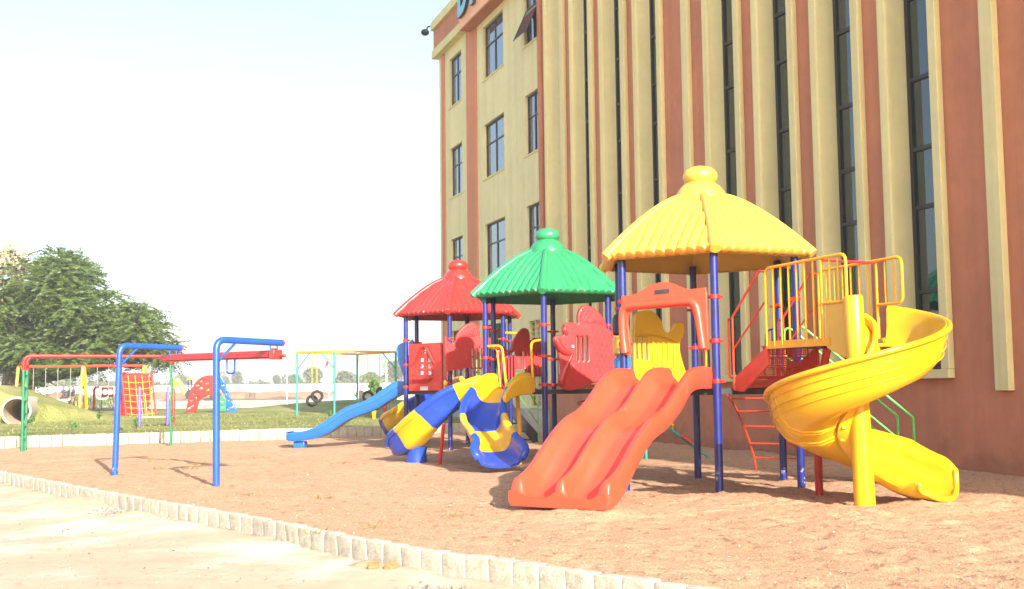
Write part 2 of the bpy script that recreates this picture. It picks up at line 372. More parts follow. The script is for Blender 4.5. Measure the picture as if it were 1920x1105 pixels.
def make_sand():
    m = bpy.data.materials.new('coarse_sand'); m.use_nodes = True
    nt = m.node_tree; N = nt.nodes; L = nt.links; b = N['Principled BSDF']; b.inputs['Roughness'].default_value = .95
    b.inputs['Specular IOR Level'].default_value = .1
    geo = N.new('ShaderNodeNewGeometry')
    def nz(s, d, r=.6):
        n = N.new('ShaderNodeTexNoise'); n.inputs['Scale'].default_value = s; n.inputs['Detail'].default_value = d; n.inputs['Roughness'].default_value = r
        L.new(geo.outputs['Position'], n.inputs['Vector']); return n.outputs['Fac']
    rp = N.new('ShaderNodeValToRGB'); rp.color_ramp.elements[0].position = .3; rp.color_ramp.elements[1].position = .7
    rp.color_ramp.elements[0].color = (.52, .305, .175, 1); rp.color_ramp.elements[1].color = (.58, .355, .215, 1)
    L.new(nz(.6, 5), rp.inputs[0])
    g = N.new('ShaderNodeValToRGB'); e = g.color_ramp.elements
    e[0].position = .37; e[0].color = (.40, .38, .39, 1); e[1].position = .49; e[1].color = (1, 1, 1, 1)
    x = g.color_ramp.elements.new(.60); x.color = (1.0, 1.0, 1.0, 1); x = g.color_ramp.elements.new(.68); x.color = (1.3, 1.36, 1.42, 1)
    L.new(nz(34, 8, .85), g.inputs[0])
    mx = N.new('ShaderNodeMixRGB'); mx.blend_type = 'MULTIPLY'; mx.inputs[0].default_value = 1
    L.new(rp.outputs[0], mx.inputs[1]); L.new(g.outputs[0], mx.inputs[2])
    # darker grey grit patches
    g2 = N.new('ShaderNodeValToRGB'); g2.color_ramp.elements[0].position = .37; g2.color_ramp.elements[0].color = (.46, .47, .50, 1)
    g2.color_ramp.elements[1].position = .455; g2.color_ramp.elements[1].color = (1, 1, 1, 1)
    L.new(nz(5.5, 6, .7), g2.inputs[0])
    m2 = N.new('ShaderNodeMixRGB'); m2.blend_type = 'MULTIPLY'; m2.inputs[0].default_value = .75
    L.new(mx.outputs[0], m2.inputs[1]); L.new(g2.outputs[0], m2.inputs[2])
    L.new(m2.outputs[0], b.inputs['Base Color'])
    bp = N.new('ShaderNodeBump'); bp.inputs['Strength'].default_value = .7; bp.inputs['Distance'].default_value = .035
    ad = N.new('ShaderNodeMath'); ad.operation = 'ADD'; L.new(nz(34, 8, .85), ad.inputs[0]); L.new(nz(9, 4), ad.inputs[1])
    L.new(ad.outputs[0], bp.inputs['Height']); L.new(bp.outputs[0], b.inputs['Normal'])
    M['sand'] = m
    xs = []; ys = []
    y = 6.2
    while y < 45: ys.append(y); y += .055 + max(0, (y - 16)) * .006
    x = -24.0
    while x < 14.5: xs.append(x); x += .07 if x > -6 else .12
    vs = []; nx = len(xs)
    for yy in ys:
        for xx in xs:
            if yy > 25 or xx < -4 or yy < 15:
                d1 = side(KL, xx, yy) if (yy < 30 and (xx < 2.5)) else 9
            else: d1 = 9
            z = sand_h(xx, yy)
            if d1 < 0: z = -.7
            if yy > 24 and side(RL, xx, yy) > 0: z = -.7
            vs.append((xx, yy, z))
    keep = []
    for j in range(len(ys) - 1):
        for i in range(nx - 1):
            q = (j * nx + i, j * nx + i + 1, (j + 1) * nx + i + 1, (j + 1) * nx + i)
            if all(vs[k][2] < -.6 for k in q): continue
            keep.append(q)
    mb = MB(); mb.v = vs; mb.f = keep; mb.m = [0] * len(keep)
    o = mb.build('sand', 'sand', smooth=80); setting(o)
    bm = bmesh.new(); bm.from_mesh(o.data); bmesh.ops.delete(bm, geom=[v for v in bm.verts if not v.link_faces], context='VERTS'); bm.to_mesh(o.data); bm.free()
make_sand()

def ground_z(x, y):
    # bare ground in front of the kerb lies a little lower than the sand; far ground rises gently
    sR = side(RL, x, y) if y > 20 else -9
    base = -.2
    if sR > 0: base = .18 if sR > .5 else -.2 + .38 * sR / .5
    if y > 92: base = .18 + (1.12 - .18) * min(1, (y - 92) / 208)
    return base
def make_ground():
    m = bpy.data.materials.new('pale_dirt'); m.use_nodes = True
    nt = m.node_tree; N = nt.nodes; L = nt.links; b = N['Principled BSDF']; b.inputs['Roughness'].default_value = .95
    b.inputs['Specular IOR Level'].default_value = .1
    geo = N.new('ShaderNodeNewGeometry')
    def nz(s, d, r=.6):
        n = N.new('ShaderNodeTexNoise'); n.inputs['Scale'].default_value = s; n.inputs['Detail'].default_value = d; n.inputs['Roughness'].default_value = r
        L.new(geo.outputs['Position'], n.inputs['Vector']); return n.outputs['Fac']
    rp = N.new('ShaderNodeValToRGB'); e = rp.color_ramp.elements
    e[0].position = .36; e[0].color = (.42, .32, .22, 1); e[1].position = .50; e[1].color = (.47, .38, .27, 1)
    x = e.new(.60); x.color = (.56, .50, .40, 1)
    L.new(nz(.45, 7, .68), rp.inputs[0])
    g = N.new('ShaderNodeValToRGB'); g.color_ramp.elements[0].position = .30; g.color_ramp.elements[0].color = (.55, .5, .45, 1)
    g.color_ramp.elements[1].position = .42; g.color_ramp.elements[1].color = (1, 1, 1, 1)
    L.new(nz(7, 7, .75), g.inputs[0])
    mx = N.new('ShaderNodeMixRGB'); mx.blend_type = 'MULTIPLY'; mx.inputs[0].default_value = .8
    L.new(rp.outputs[0], mx.inputs[1]); L.new(g.outputs[0], mx.inputs[2]); L.new(mx.outputs[0], b.inputs['Base Color'])
    bp = N.new('ShaderNodeBump'); bp.inputs['Strength'].default_value = .5; bp.inputs['Distance'].default_value = .04
    L.new(nz(14, 8, .7), bp.inputs['Height']); L.new(bp.outputs[0], b.inputs['Normal'])
    M['dirt'] = m
    ys = [-60, -30, -10, 0] + [4 + i * .14 for i in range(150)] + [25 + i * 1.0 for i in range(70)] + [96 + i * 8 for i in range(26)] + [320, 500, 1000, 1600, 2400]
    xs = [-1600, -1000, -400, -200, -120, -80, -60, -45, -35, -28, -22] + [-18 + i * .14 for i in range(150)] + [3.2 + i * 1.2 for i in range(30)] + [45, 60, 100, 200, 500, 1000, 1600]
    vs = []; nx = len(xs)
    for y in ys:
        for x in xs:
            z = ground_z(x, y)
            if 3 < y < 26 and -19 < x < 4:
                d = side(KL, x, y)
                if -3.5 < d < 0: z += .05 * max(0, 1 + d / 1.2) if d > -1.2 else 0
                z += .03 * noise.noise(Vector((x * .8, y * .8, 3))) + .012 * noise.noise(Vector((x * 3.5, y * 3.5, 3)))
                if d > 0: z = -.3
            vs.append((x, y, z))
    mb = MB(); mb.add(vs, [(j * nx + i, j * nx + i + 1, (j + 1) * nx + i + 1, (j + 1) * nx + i) for j in range(len(ys) - 1) for i in range(nx - 1)])
    setting(mb.build('ground', 'dirt', smooth=80))
make_ground()

# lawn with the grassy rise round the tyre swings
LAWN_Z = .28
def lawn_z(x, y):
    z = LAWN_Z + .012 * noise.noise(Vector((x * .4, y * .4, 1)))
    dx = (x + 9.5) / 7.0; dy = (y - 74) / 5.0
    d = math.sqrt(dx * dx + dy * dy)
    if d < 1.6:
        q = max(0, 1 - d / 1.6); z += .62 * (q * q * (3 - 2 * q))
    return z
def make_lawn():
    m = bpy.data.materials.new('lawn_grass'); m.use_nodes = True
    nt = m.node_tree; N = nt.nodes; L = nt.links; b = N['Principled BSDF']; b.inputs['Roughness'].default_value = .9
    b.inputs['Specular IOR Level'].default_value = .15
    geo = N.new('ShaderNodeNewGeometry'); mp = N.new('ShaderNodeMapping'); mp.inputs['Scale'].default_value = (1, 1, 1)
    L.new(geo.outputs['Position'], mp.inputs[0])
    n = N.new('ShaderNodeTexNoise'); n.inputs['Scale'].default_value = .28; n.inputs['Detail'].default_value = 8; n.inputs['Roughness'].default_value = .7
    L.new(mp.outputs[0], n.inputs['Vector'])
    rp = N.new('ShaderNodeValToRGB'); e = rp.color_ramp.elements
    e[0].position = .34; e[0].color = (.11, .145, .03, 1); e[1].position = .52; e[1].color = (.225, .225, .07, 1)
    x = e.new(.68); x.color = (.33, .285, .12, 1)
    L.new(n.outputs['Fac'], rp.inputs[0]); L.new(rp.outputs[0], b.inputs['Base Color'])
    n2 = N.new('ShaderNodeTexNoise'); n2.inputs['Scale'].default_value = 9; n2.inputs['Detail'].default_value = 8; L.new(geo.outputs['Position'], n2.inputs['Vector'])
    bp = N.new('ShaderNodeBump'); bp.inputs['Strength'].default_value = .9; bp.inputs['Distance'].default_value = .12
    L.new(n2.outputs['Fac'], bp.inputs['Height']); L.new(bp.outputs[0], b.inputs['Normal'])
    M['lawn'] = m
    # strips that follow the kerb line, out to the path
    rings = []
    L0 = [Vector((p.x, p.y, 0)) for p in RL]
    k = len(L0); mb = MB(); vs = []
    us = [0, .3, .8, 1.5, 2.5, 4, 5.5] + [7 + i * .8 for i in range(60)]
    for j, uu in enumerate(us):
        q = uu / us[-1]
        for i in range(k):
            a = L0[i]; s = i / (k - 1)
            tgt = Vector((-52 + 66 * s, 84.5 + 4.0 * s, 0))
            p = a.lerp(tgt, q)
            vs.append((p.x, p.y, lawn_z(p.x, p.y)))
    mb.add(vs, [(j * k + i, j * k + i + 1, (j + 1) * k + i + 1, (j + 1) * k + i) for j in range(len(us) - 1) for i in range(k - 1)])
    setting(mb.build('lawn', 'lawn', smooth=80))
make_lawn()
PIPE_C = at(30, 771, 47.9); PIPE_AX = Vector((-.22, .97, 0)).normalized(); PIPE_R = .60
def make_mound():
    x0, x1, y0, y1, st = -42.0, -15.5, 46.5, 63.0, .13
    nx, ny = int((x1 - x0) / st), int((y1 - y0) / st); vs = []
    for j in range(ny + 1):
        for i in range(nx + 1):
            x, y = x0 + i * st, y0 + j * st
            wob = .25 * noise.noise(Vector((x * .35, y * .35, 7)))
            yf = 48.35 + .12 * (x + 22) + .9 * max(0, (x + 20.5)) + wob      # steep front face, falling away to the right
            f = max(0, min(1, (y - yf) / (1.1 + .9 * max(0, x + 20.5)))); f = f * f * (3 - 2 * f)
            b = max(0, min(1, (56.8 - y) / 4.5)); b = b * b * (3 - 2 * b)
            r = max(0, min(1, (-17.4 - x) / 5.0)) ** 1.25
            l = max(0, min(1, (x + 42) / 6))
            h = 1.62 * f * b * r * l * (1 + .05 * noise.noise(Vector((x * .6, y * .6, 2)))) + .02 * noise.noise(Vector((x * 3, y * 3, 2)))
            vs.append((x, y, LAWN_Z - .06 + h + .02 * (h > .05)))
    side_ = Vector((PIPE_AX.y, -PIPE_AX.x, 0)); fs = []
    for j in range(ny):
        for i in range(nx):
            q = (j * (nx + 1) + i, j * (nx + 1) + i + 1, (j + 1) * (nx + 1) + i + 1, (j + 1) * (nx + 1) + i)
            c = sum((Vector(vs[k]) for k in q), Vector()) / 4; d = c - PIPE_C; lat = d.dot(side_); al = Vector((d.x, d.y, 0)).dot(PIPE_AX)
            if -.3 < al < 7 and math.hypot(lat, d.z) < PIPE_R - .05: continue
            fs.append(q)
    mb = MB(); mb.add(vs, fs); setting(mb.build('grass_mound', 'lawn', smooth=80))
make_mound()
# pale path beyond the lawn, raised a little on its edging, and a second one further off
def strip(name, pts, wdt, z0, z1, m):
    mb = MB()
    for (ax, ay), (bx, by) in zip(pts[:-1], pts[1:]):
        vs = []
        for (x, y) in ((ax, ay), (bx, by)):
            vs += [(x, y, z0), (x, y, z1), (x, y + wdt, z1), (x, y + wdt, z0)]
        mb.add(vs, [(0, 1, 5, 4), (1, 2, 6, 5), (2, 3, 7, 6), (3, 0, 4, 7), (0, 3, 2, 1), (4, 5, 6, 7)])
    return mb.build(name, m)
setting(strip('path', [(-75, 83.5), (-38, 86.5), (-12, 89.0), (16, 91.5)], 4.0, .1, .36, 'concrete2'))
setting(strip('far_path', [(-110, 118), (-40, 121), (10, 124)], 3.0, .2, .50, 'concrete2'))
M['jointsand'] = mat('joint_sand', (.50, .33, .20), .95, .5, 30, .2, 4)
M['berm'] = mat('orange_soil', (.36, .20, .11), .95, .8, 4, .25, .4)
M['darkberm'] = mat('brown_soil', (.20, .125, .085), .95, .8, 4, .3, .4)
def heap(name, pts, m, label, cat='soil heap', seed=0):
    """pts: (x, y, radius, height) blobs merged into one uneven heap"""
    x0 = min(p[0] - p[2] * 1.3 for p in pts); x1 = max(p[0] + p[2] * 1.3 for p in pts)
    y0 = min(p[1] - p[2] * 1.0 for p in pts); y1 = max(p[1] + p[2] * 1.0 for p in pts)
    n1, n2 = 70, 26; vs = []
    zb = lambda x, y: max(lawn_z(x, y) - .1 if y < 88 else -9, ground_z(x, y)) - .12
    for j in range(n2 + 1):
        for i in range(n1 + 1):
            x = x0 + (x1 - x0) * i / n1; y = y0 + (y1 - y0) * j / n2; h = 0
            for px, py, r, hh in pts:
                d = ((x - px) ** 2 + (y - py) ** 2) / (r * r); h = max(h, hh * math.exp(-d * 2.2))
            h *= 1 + .35 * noise.noise(Vector((x * .7 + seed, y * .7, 0))) + .2 * noise.noise(Vector((x * 2.1, y * 2.1, seed)))
            vs.append((x, y, zb(x, y) + max(0, h - .03)))
    mb = MB(); mb.add(vs, [(j * (n1 + 1) + i, j * (n1 + 1) + i + 1, (j + 1) * (n1 + 1) + i + 1, (j + 1) * (n1 + 1) + i) for j in range(n2) for i in range(n1)])
    o = mb.build(name, m, smooth=80)
    rootof(o, (pts[0][0], pts[0][1], zb(pts[0][0], pts[0][1])))
    return tag(o, label, cat)
def Pxy(px, Y): p = at(px, 735, Y); return p.x, p.y
def blob(px, Y, r, h): x, y = Pxy(px, Y); return (x, y, r, h)
heap('soil_heap', [blob(70, 118, 3.5, 1.3), blob(95, 118, 3.5, 1.15), blob(113, 117, 3, 1.55), blob(135, 118, 3.5, 1.3), blob(160, 118, 3, .9)], 'darkberm', 'long dark brown soil heap beyond the grassy mound, under the swing bar', seed=3)
heap('soil_heap', [blob(105, 103, 2.2, .9), blob(125, 103, 2.4, 1.0), blob(145, 103, 2, .7)], 'berm', 'low orange earth heap in front of the dark soil heap, behind the hanging swings', seed=5)
heap('soil_heap', [blob(300, 165, 9, 1.1), blob(360, 165, 9, 1.0), blob(440, 160, 9, 1.15), blob(520, 160, 8, 1.1), blob(590, 160, 9, 1.0)], 'berm', 'long low bank of orange soil in front of the white boundary wall', seed=8)
heap('soil_heap', [blob(330, 132, 4, .5), blob(420, 130, 4, .55), blob(470, 131, 5, .45), blob(530, 131, 5, .6)], 'darkberm', 'flat strip of dug brown soil between the arch climber and the orange bank', seed=12)
heap('debris_heap', [blob(662, 108, 1.2, 1.0), blob(676, 108, 1.3, 1.15), blob(692, 108, 1.1, 1.0)], 'mulch', 'dark rubbish heap behind the tyre swings near the small palm', 'rubbish heap', seed=2)

# ------------------------------------------------------------------ kerb stones
def stone_mesh(name, L, W, H, m, seed):
    rnd = random.Random(seed)
    bm = bmesh.new(); bmesh.ops.create_cube(bm, size=1)
    for v in bm.verts: v.co = Vector((v.co.x * L, v.co.y * W, v.co.z * H))
    bmesh.ops.bevel(bm, geom=bm.edges[:], offset=min(W, L) * .13, segments=3, affect='EDGES', profile=.5)
    bmesh.ops.subdivide_edges(bm, edges=[e for e in bm.edges if e.calc_length() > .08], cuts=2, use_grid_fill=True)
    for v in bm.verts:
        v.co += Vector((noise.noise(v.co * 9 + Vector((seed, 0, 0))), noise.noise(v.co * 9 + Vector((0, seed, 0))), noise.noise(v.co * 9 + Vector((0, 0, seed))))) * .007
    me = bpy.data.meshes.new(name); bm.to_mesh(me); bm.free(); me.materials.append(M[m])
    for p in me.polygons: p.use_smooth = True
    return me
def walk(line, step):
    out = []; acc = 0; i = 0; pos = line[0].copy(); need = step / 2
    for a, b in zip(line[:-1], line[1:]):
        seg = (b - a).length; d = 0
        while acc + (seg - d) >= need:
            d += need - acc; acc = 0; need = step
            out.append((a + (b - a) * (d / seg), math.atan2(b.y - a.y, b.x - a.x)))
        acc += seg - d
    return out
km = [stone_mesh('kerb_stone', .302, .11, .34, 'concrete', s) for s in range(5)]
for p, a in walk(KL, .30):
    o = bpy.data.objects.new('kerb_stone', random.choice(km)); col.objects.link(o)
    q = Vector((math.sin(a), -math.cos(a), 0)) * .0
    o.location = (p.x + q.x, p.y + q.y, -.135 + random.uniform(-.008, .008)); o.rotation_euler = (random.uniform(-.03, .03), random.uniform(-.015, .015), a + random.uniform(-.03, .03))
    tag(o, 'upright concrete kerb stone in the curved edging between the sand and the pale dirt', 'kerb stone', 'kerb stones edging the sand in front')
mb = MB()
for a_, b_ in zip(KL[:-1], KL[1:]):
    t_ = (b_ - a_).normalized(); n_ = Vector((-t_.y, t_.x, 0)); vs = []
    for p_ in (a_, b_): vs += [p_ - n_ * .038 + Vector((0, 0, -.4)), p_ - n_ * .038 + Vector((0, 0, .008)), p_ + n_ * .05 + Vector((0, 0, .012)), p_ + n_ * .05 + Vector((0, 0, -.4))]
    mb.add(vs, [(0, 1, 5, 4), (1, 2, 6, 5), (2, 3, 7, 6)])
setting(mb.build('kerb_joint_sand', 'jointsand', smooth=0))
bmh = [stone_mesh('edging_block', .285, .14, .40, 'concrete2', s + 20) for s in range(4)]
for p, a in walk(RL[4:], .30):
    o = bpy.data.objects.new('edging_block', random.choice(bmh)); col.objects.link(o)
    o.location = (p.x, p.y, .125 + random.uniform(-.006, .006)); o.rotation_euler = (0, 0, a + random.uniform(-.02, .02))
    tag(o, 'pale concrete block in the low row between the sand and the lawn', 'edging block', 'edging blocks along the lawn')

# ------------------------------------------------------------------ building
B = empty('school_building', fp(10, 0), 'tall terracotta and cream school building with rounded cream fins', 'building')
WTOP = 18.2; TEND = 33.3; TNEAR = -48.0
CR_FLOORS = [1.80, 5.75, 9.72, 13.68]
def wall_grid(mb, t0, t1, z0, z1, holes, depth, mi=0, mir=0, n=0.0):
    ts = sorted({t0, t1, *[h[0] for h in holes], *[h[1] for h in holes]}); zs = sorted({z0, z1, *[h[2] for h in holes], *[h[3] for h in holes]})
    for i in range(len(ts) - 1):
        for j in range(len(zs) - 1):
            tm, zm = (ts[i] + ts[i + 1]) / 2, (zs[j] + zs[j + 1]) / 2
            if any(h[0] < tm < h[1] and h[2] < zm < h[3] for h in holes): continue
            mb.add([fp(ts[i], zs[j], n), fp(ts[i + 1], zs[j], n), fp(ts[i + 1], zs[j + 1], n), fp(ts[i], zs[j + 1], n)], [(0, 1, 2, 3)], mi)
    for a, b, c, d in holes:
        q = [fp(a, c, n), fp(b, c, n), fp(b, d, n), fp(a, d, n)]; r = [fp(a, c, n - depth), fp(b, c, n - depth), fp(b, d, n - depth), fp(a, d, n - depth)]
        mb.add(q + r, [(0, 1, 5, 4), (1, 2, 6, 5), (2, 3, 7, 6), (3, 0, 4, 7)], mir)
def fbox(mb, t0, t1, z0, z1, n0, n1, mi=0):
    vs = [fp(t, z, n) for t in (t0, t1) for n in (n0, n1) for z in (z0, z1)]
    mb.add(vs, [(0, 1, 3, 2), (4, 6, 7, 5), (0, 4, 5, 1), (2, 3, 7, 6), (0, 2, 6, 4), (1, 5, 7, 3)], mi)
wins = [(29.92, 31.68, z, z + 2.15) for z in CR_FLOORS] + [(24.5, 26.95, z, z + 2.15) for z in CR_FLOORS] + [(20.72, 22.2, z, z + 2.15) for z in CR_FLOORS[1:]]
door_hole = (20.85, 22.1, .8, 3.9)
mb = MB(); wall_grid(mb, 20.66, TEND, -.3, WTOP, wins + [door_hole], .22)
mb.build('cream_wall', 'cream', B, smooth=0)
slots = [(.86, 2.05), (3.10, 4.29), (5.35, 6.55), (7.60, 8.84), (11.59, 12.79), (13.91, 15.14), (16.23, 17.46), (18.56, 19.76)]
mb = MB(); wall_grid(mb, TNEAR, 20.66, -.3, WTOP, [(a, b, 1.74, WTOP - .6) for a, b in slots], .34)
mb.build('terracotta_wall', 'brickpaint', B, smooth=0)
# body behind the front skin
mb = MB()
q = [fp(TNEAR, -.3), fp(TEND, -.3), fp(TEND, -.3, -14), fp(TNEAR, -.3, -14)]
qt = [Vector((p.x, p.y, WTOP)) for p in q]
mb.add(q + qt, [(1, 2, 6, 5), (2, 3, 7, 6), (3, 0, 4, 7), (4, 5, 6, 7)])
inner = [fp(TNEAR, -.3, -.6), fp(TEND - .02, -.3, -.6), fp(TEND - .02, WTOP - .02, -.6), fp(TNEAR, WTOP - .02, -.6)]
mb.add(inner, [(0, 1, 2, 3)])
mb.build('rear_walls', 'cream', B, smooth=0)
FD = .13
def fin(t0, t1, z0=1.74, n1=FD, z1=WTOP - .5, name='fin', side_depth=0.0, m='creamtrim'):
    mb = MB(); fbox(mb, t0, t1, z0, z1, -side_depth, n1); return mb.build(name, m, B, smooth=0, bevel=.012)
Lf = [(.66, .86), (2.87, 3.10), (5.13, 5.35), (7.38, 7.60), (11.37, 11.59), (13.63, 13.91), (15.98, 16.23), (18.30, 18.56)]
Rf = [(2.05, 2.26), (4.29, 4.50), (6.55, 6.78), (8.84, 9.06), (12.79, 13.05), (15.14, 15.39), (17.46, 17.71), (19.76, 19.99)]
for a, b in Lf: fin(a, b + .004)
# broad rounded fin sides: the near face of each pier sweeps back to the glass
for a, b in Rf:
    mb = MB(); prof = [(b, -.34), (b, FD), (a + .05, FD), (a + .015, FD - .012), (a - .004, FD - .045)]
    for k in range(9):
        q = k / 8; prof.append((a - .004 - (.12 if a < 8 else .20 if a < 19 else .42) * q ** 1.6, (FD - .06) * (1 - q) - .335 * q))
    ring0 = [fp(t, 1.74, n) for t, n in prof]; ring1 = [fp(t, WTOP - .5, n) for t, n in prof]
    mb.loops([ring0, ring1]); mb.build('fin', 'creamtrim', B, smooth=30)
fin(9.85, 10.18)
fin(-.73, -.42, 1.36)
for k in range(1, 5): fin(-.73 - 3.2 * k, -.42 - 3.2 * k, 1.36)
fin(.66, 19.99, 1.58, .15, 1.74, 'sill_band')
fin(20.36, 20.66, -.1, .10, WTOP - .5, 'edge_pilaster', m='brickpaint')
# brick reveals lining of the bottom band's soffit come for free; slot windows
ZT = [1.74, 3.15, 4.72, 5.82, 7.15, 8.72, 9.82, 11.17, 12.72, 13.82, 15.17, 16.6]
for a, b in slots:
    mb = MB()
    fbox(mb, a, a + .05, 1.74, WTOP - .6, -.30, -.24); fbox(mb, b - .225, b - .13, 1.74, WTOP - .6, -.30, -.24)
    for z in ZT: fbox(mb, a + .052, b - (.227 if a < 18 else .55), z, z + .075, -.295, -.235)
    fr = mb.build('slot_window', 'frame', B, smooth=0)
    mb = MB()
    for z0, z1 in zip(ZT, ZT[1:] + [WTOP - .6]):
        tl = random.uniform(-.004, .004); tm = random.uniform(-.003, .003)
        mb.add([fp(a + .02, z0 + .03, -.28 + tl), fp(b - .02, z0 + .03, -.28 - tl), fp(b - .02, z1 + .03, -.28 - tl + tm), fp(a + .02, z1 + .03, -.28 + tl + tm)], [(0, 1, 2, 3)])
    mb.build('pane', 'glass', fr, smooth=0)
# square windows with frame, pane, sill
def window(h, openout=False):
    a, b, c, d = h; t = .06; N0 = -.17; N1 = -.11; mid = a + (b - a) * .52; zz = c + (d - c) * .62
    mb = MB()
    fbox(mb, a, a + t, c, d, N0, N1); fbox(mb, b - t, b, c, d, N0, N1)
    fbox(mb, a + t, b - t, c, c + t, N0, N1); fbox(mb, a + t, b - t, d - t, d, N0, N1)
    fbox(mb, mid - t / 2, mid + t / 2, c + t, d - t, N0, N1)
    fbox(mb, a + t, mid - t / 2, zz, zz + t * .8, N0, N1); fbox(mb, mid + t / 2, b - t, zz, zz + t * .8, N0, N1)
    fr = mb.build('window', 'frame', B, smooth=0)
    for (p, q) in ((a + t, mid - t / 2), (mid + t / 2, b - t)):
        for (z0, z1) in ((c + t, zz), (zz + t * .8, d - t)):
            if openout and z0 < zz - .1 and q < mid + .01: continue
            mb = MB(); e = random.uniform(-.004, .004)
            mb.add([fp(p, z0, -.145 + e), fp(q, z0, -.145 - e), fp(q, z1, -.145 - e), fp(p, z1, -.145 + e)], [(0, 1, 2, 3)])
            mb.build('pane', 'glassblue', fr, smooth=0)
    mb = MB(); fbox(mb, a - .12, b + .12, c - .06, c, -.1, .035); mb.build('sill', 'creamtrim', fr, smooth=0)
    if openout:
        # top-hung sash pushed out at the bottom
        w0, w1 = a + t, b - t; L = zz - c - t; ang = R_(24)
        def sp(tt, l, o=0): return fp(tt, zz - l * math.cos(ang) - o * math.sin(ang), -.1 + l * math.sin(ang) - o * math.cos(ang) * -1)
        mb = MB()
        def sbox(t0, t1, l0, l1):
            vs = [sp(tt, l, o) for tt in (t0, t1) for o in (0, .04) for l in (l0, l1)]
            mb.add(vs, [(0, 1, 3, 2), (4, 6, 7, 5), (0, 4, 5, 1), (2, 3, 7, 6), (0, 2, 6, 4), (1, 5, 7, 3)])
        sbox(w0, w0 + .05, 0, L); sbox(w1 - .05, w1, 0, L); sbox(w0 + .05, w1 - .05, 0, .05); sbox(w0 + .05, w1 - .05, L - .05, L)
        s = mb.build('open_sash', 'frame', fr, smooth=0)
        mb = MB(); mb.add([sp(w0 + .04, .04, .02), sp(w1 - .04, .04, .02), sp(w1 - .04, L - .04, .02), sp(w0 + .04, L - .04, .02)], [(0, 1, 2, 3)])
        mb.build('sash_pane', 'glassblue', fr, smooth=0)
for h in wins: window(h, openout=(h[0] == 20.72 and h[2] == 13.68))
# white grille door above grey steps
a, b, c, d = door_hole
mb = MB(); fbox(mb, a, a + .08, c, d, -.14, .03); fbox(mb, b - .08, b, c, d, -.14, .03); fbox(mb, a + .08, b - .08, d - .08, d, -.14, .03); fbox(mb, a + .08, b - .08, c, c + .08, -.14, .03)
fbox(mb, (a + b) / 2 - .03, (a + b) / 2 + .03, c + .08, d - .08, -.12, .0)
for k in range(1, 18): fbox(mb, a + .08, b - .08, c + .08 + k * .17, c + .105 + k * .17, -.1, -.06)
fr = mb.build('grille_door', 'creamtrim', B, smooth=0)
mb = MB(); mb.add([fp(a, c, -.2), fp(b, c, -.2), fp(b, d, -.2), fp(a, d, -.2)], [(0, 1, 2, 3)]); mb.build('door_leaf', 'plinth', fr, smooth=0)
mb = MB()
for k in range(4): fbox(mb, 20.2 - k * .02, 23.2 + k * .02, -.3, .78 - k * .2, .003 + k * 0, .9 + k * .32) if k == 0 else fbox(mb, 20.2, 23.2, -.3, .78 - k * .2, .9 + (k - 1) * .32 + .001, .9 + k * .32)
mb.build('entrance_steps', 'plinth', B, smooth=0)
mb = MB(); fbox(mb, 23.3, TEND + .03, -.3, .62, .002, .06); mb.build('plinth', 'plinth', B, smooth=0)
# pilasters, cornices, parapet, sign
for a, b in ((32.35, 32.85), (27.75, 29.1)): fin(a, b, .63, .05, 16.3, 'pilaster', m='brickorange')
mb = MB(); fbox(mb, 27.5, TEND + .12, 16.32, 16.68, -.3, .32); mb.build('lower_cornice', 'creamtrim', B, smooth=0)
mb = MB(); fbox(mb, 27.5, TEND + .08, 16.683, 17.62, -.3, .24); mb.build('parapet_band', 'brickpaint', B, smooth=0)
mb = MB(); fbox(mb, 20.66, TEND + .14, 17.623, 18.0, -.3, .36); mb.build('upper_cornice', 'creamtrim', B, smooth=0)
mb = MB(); fbox(mb, 16.0, 28.45, 16.15, 20.2, .003, .52); sg = mb.build('sign_board', 'sign', B, smooth=0)
mb = MB(); fbox(mb, 16.0, 28.40, 16.10, 16.148, .003, .50); mb.build('sign_soffit', 'brickpaint', B, smooth=0)
def letter(outline, holes, t_left, z0, scale, name):
    vs, fs = curve_panel([(x * scale, y * scale) for x, y in outline], [[(x * scale, y * scale) for x, y in h] for h in holes], .14, .004)
    front = []; 
    mb = MB(); V = [fp(t_left - v.x, z0 + v.y, .60 + v.z) for v in vs]
    zmax = max(v.z for v in vs)
    for f in fs:
        fr_ = all(vs[i].z > zmax - .006 for i in f)
        mb.f.append(f); mb.m.append(0 if fr_ else 1)
    mb.v = [tuple(p) for p in V]
    return mb.build(name, ['signteal', 'signdark'], sg, smooth=0)
def arcpts(cx, cy, rx, ry, a0, a1, n=14): return [(cx + rx * math.cos(R_(a0 + (a1 - a0) * k / n)), cy + ry * math.sin(R_(a0 + (a1 - a0) * k / n))) for k in range(n + 1)]
Dout = [(0, 0)] + arcpts(.35, .75, .65, .75, -90, 90, 18) + [(0, 1.5)]
Din = [(.28, .27)] + arcpts(.38, .75, .36, .48, -90, 90, 14) + [(.28, 1.23)]
letter(Dout, [Din], 28.2, 16.55, 1.35, 'letter')
Pout = [(0, 0), (.28, 0), (.28, .6)] + arcpts(.42, 1.05, .5, .45, -90, 90, 14) + [(0, 1.5)]
Pin = [(.28, .85)] + arcpts(.42, 1.05, .22, .2, -90, 90, 10) + [(.28, 1.25)]
letter(Pout, [Pin], 26.55, 16.55, 1.35, 'letter')

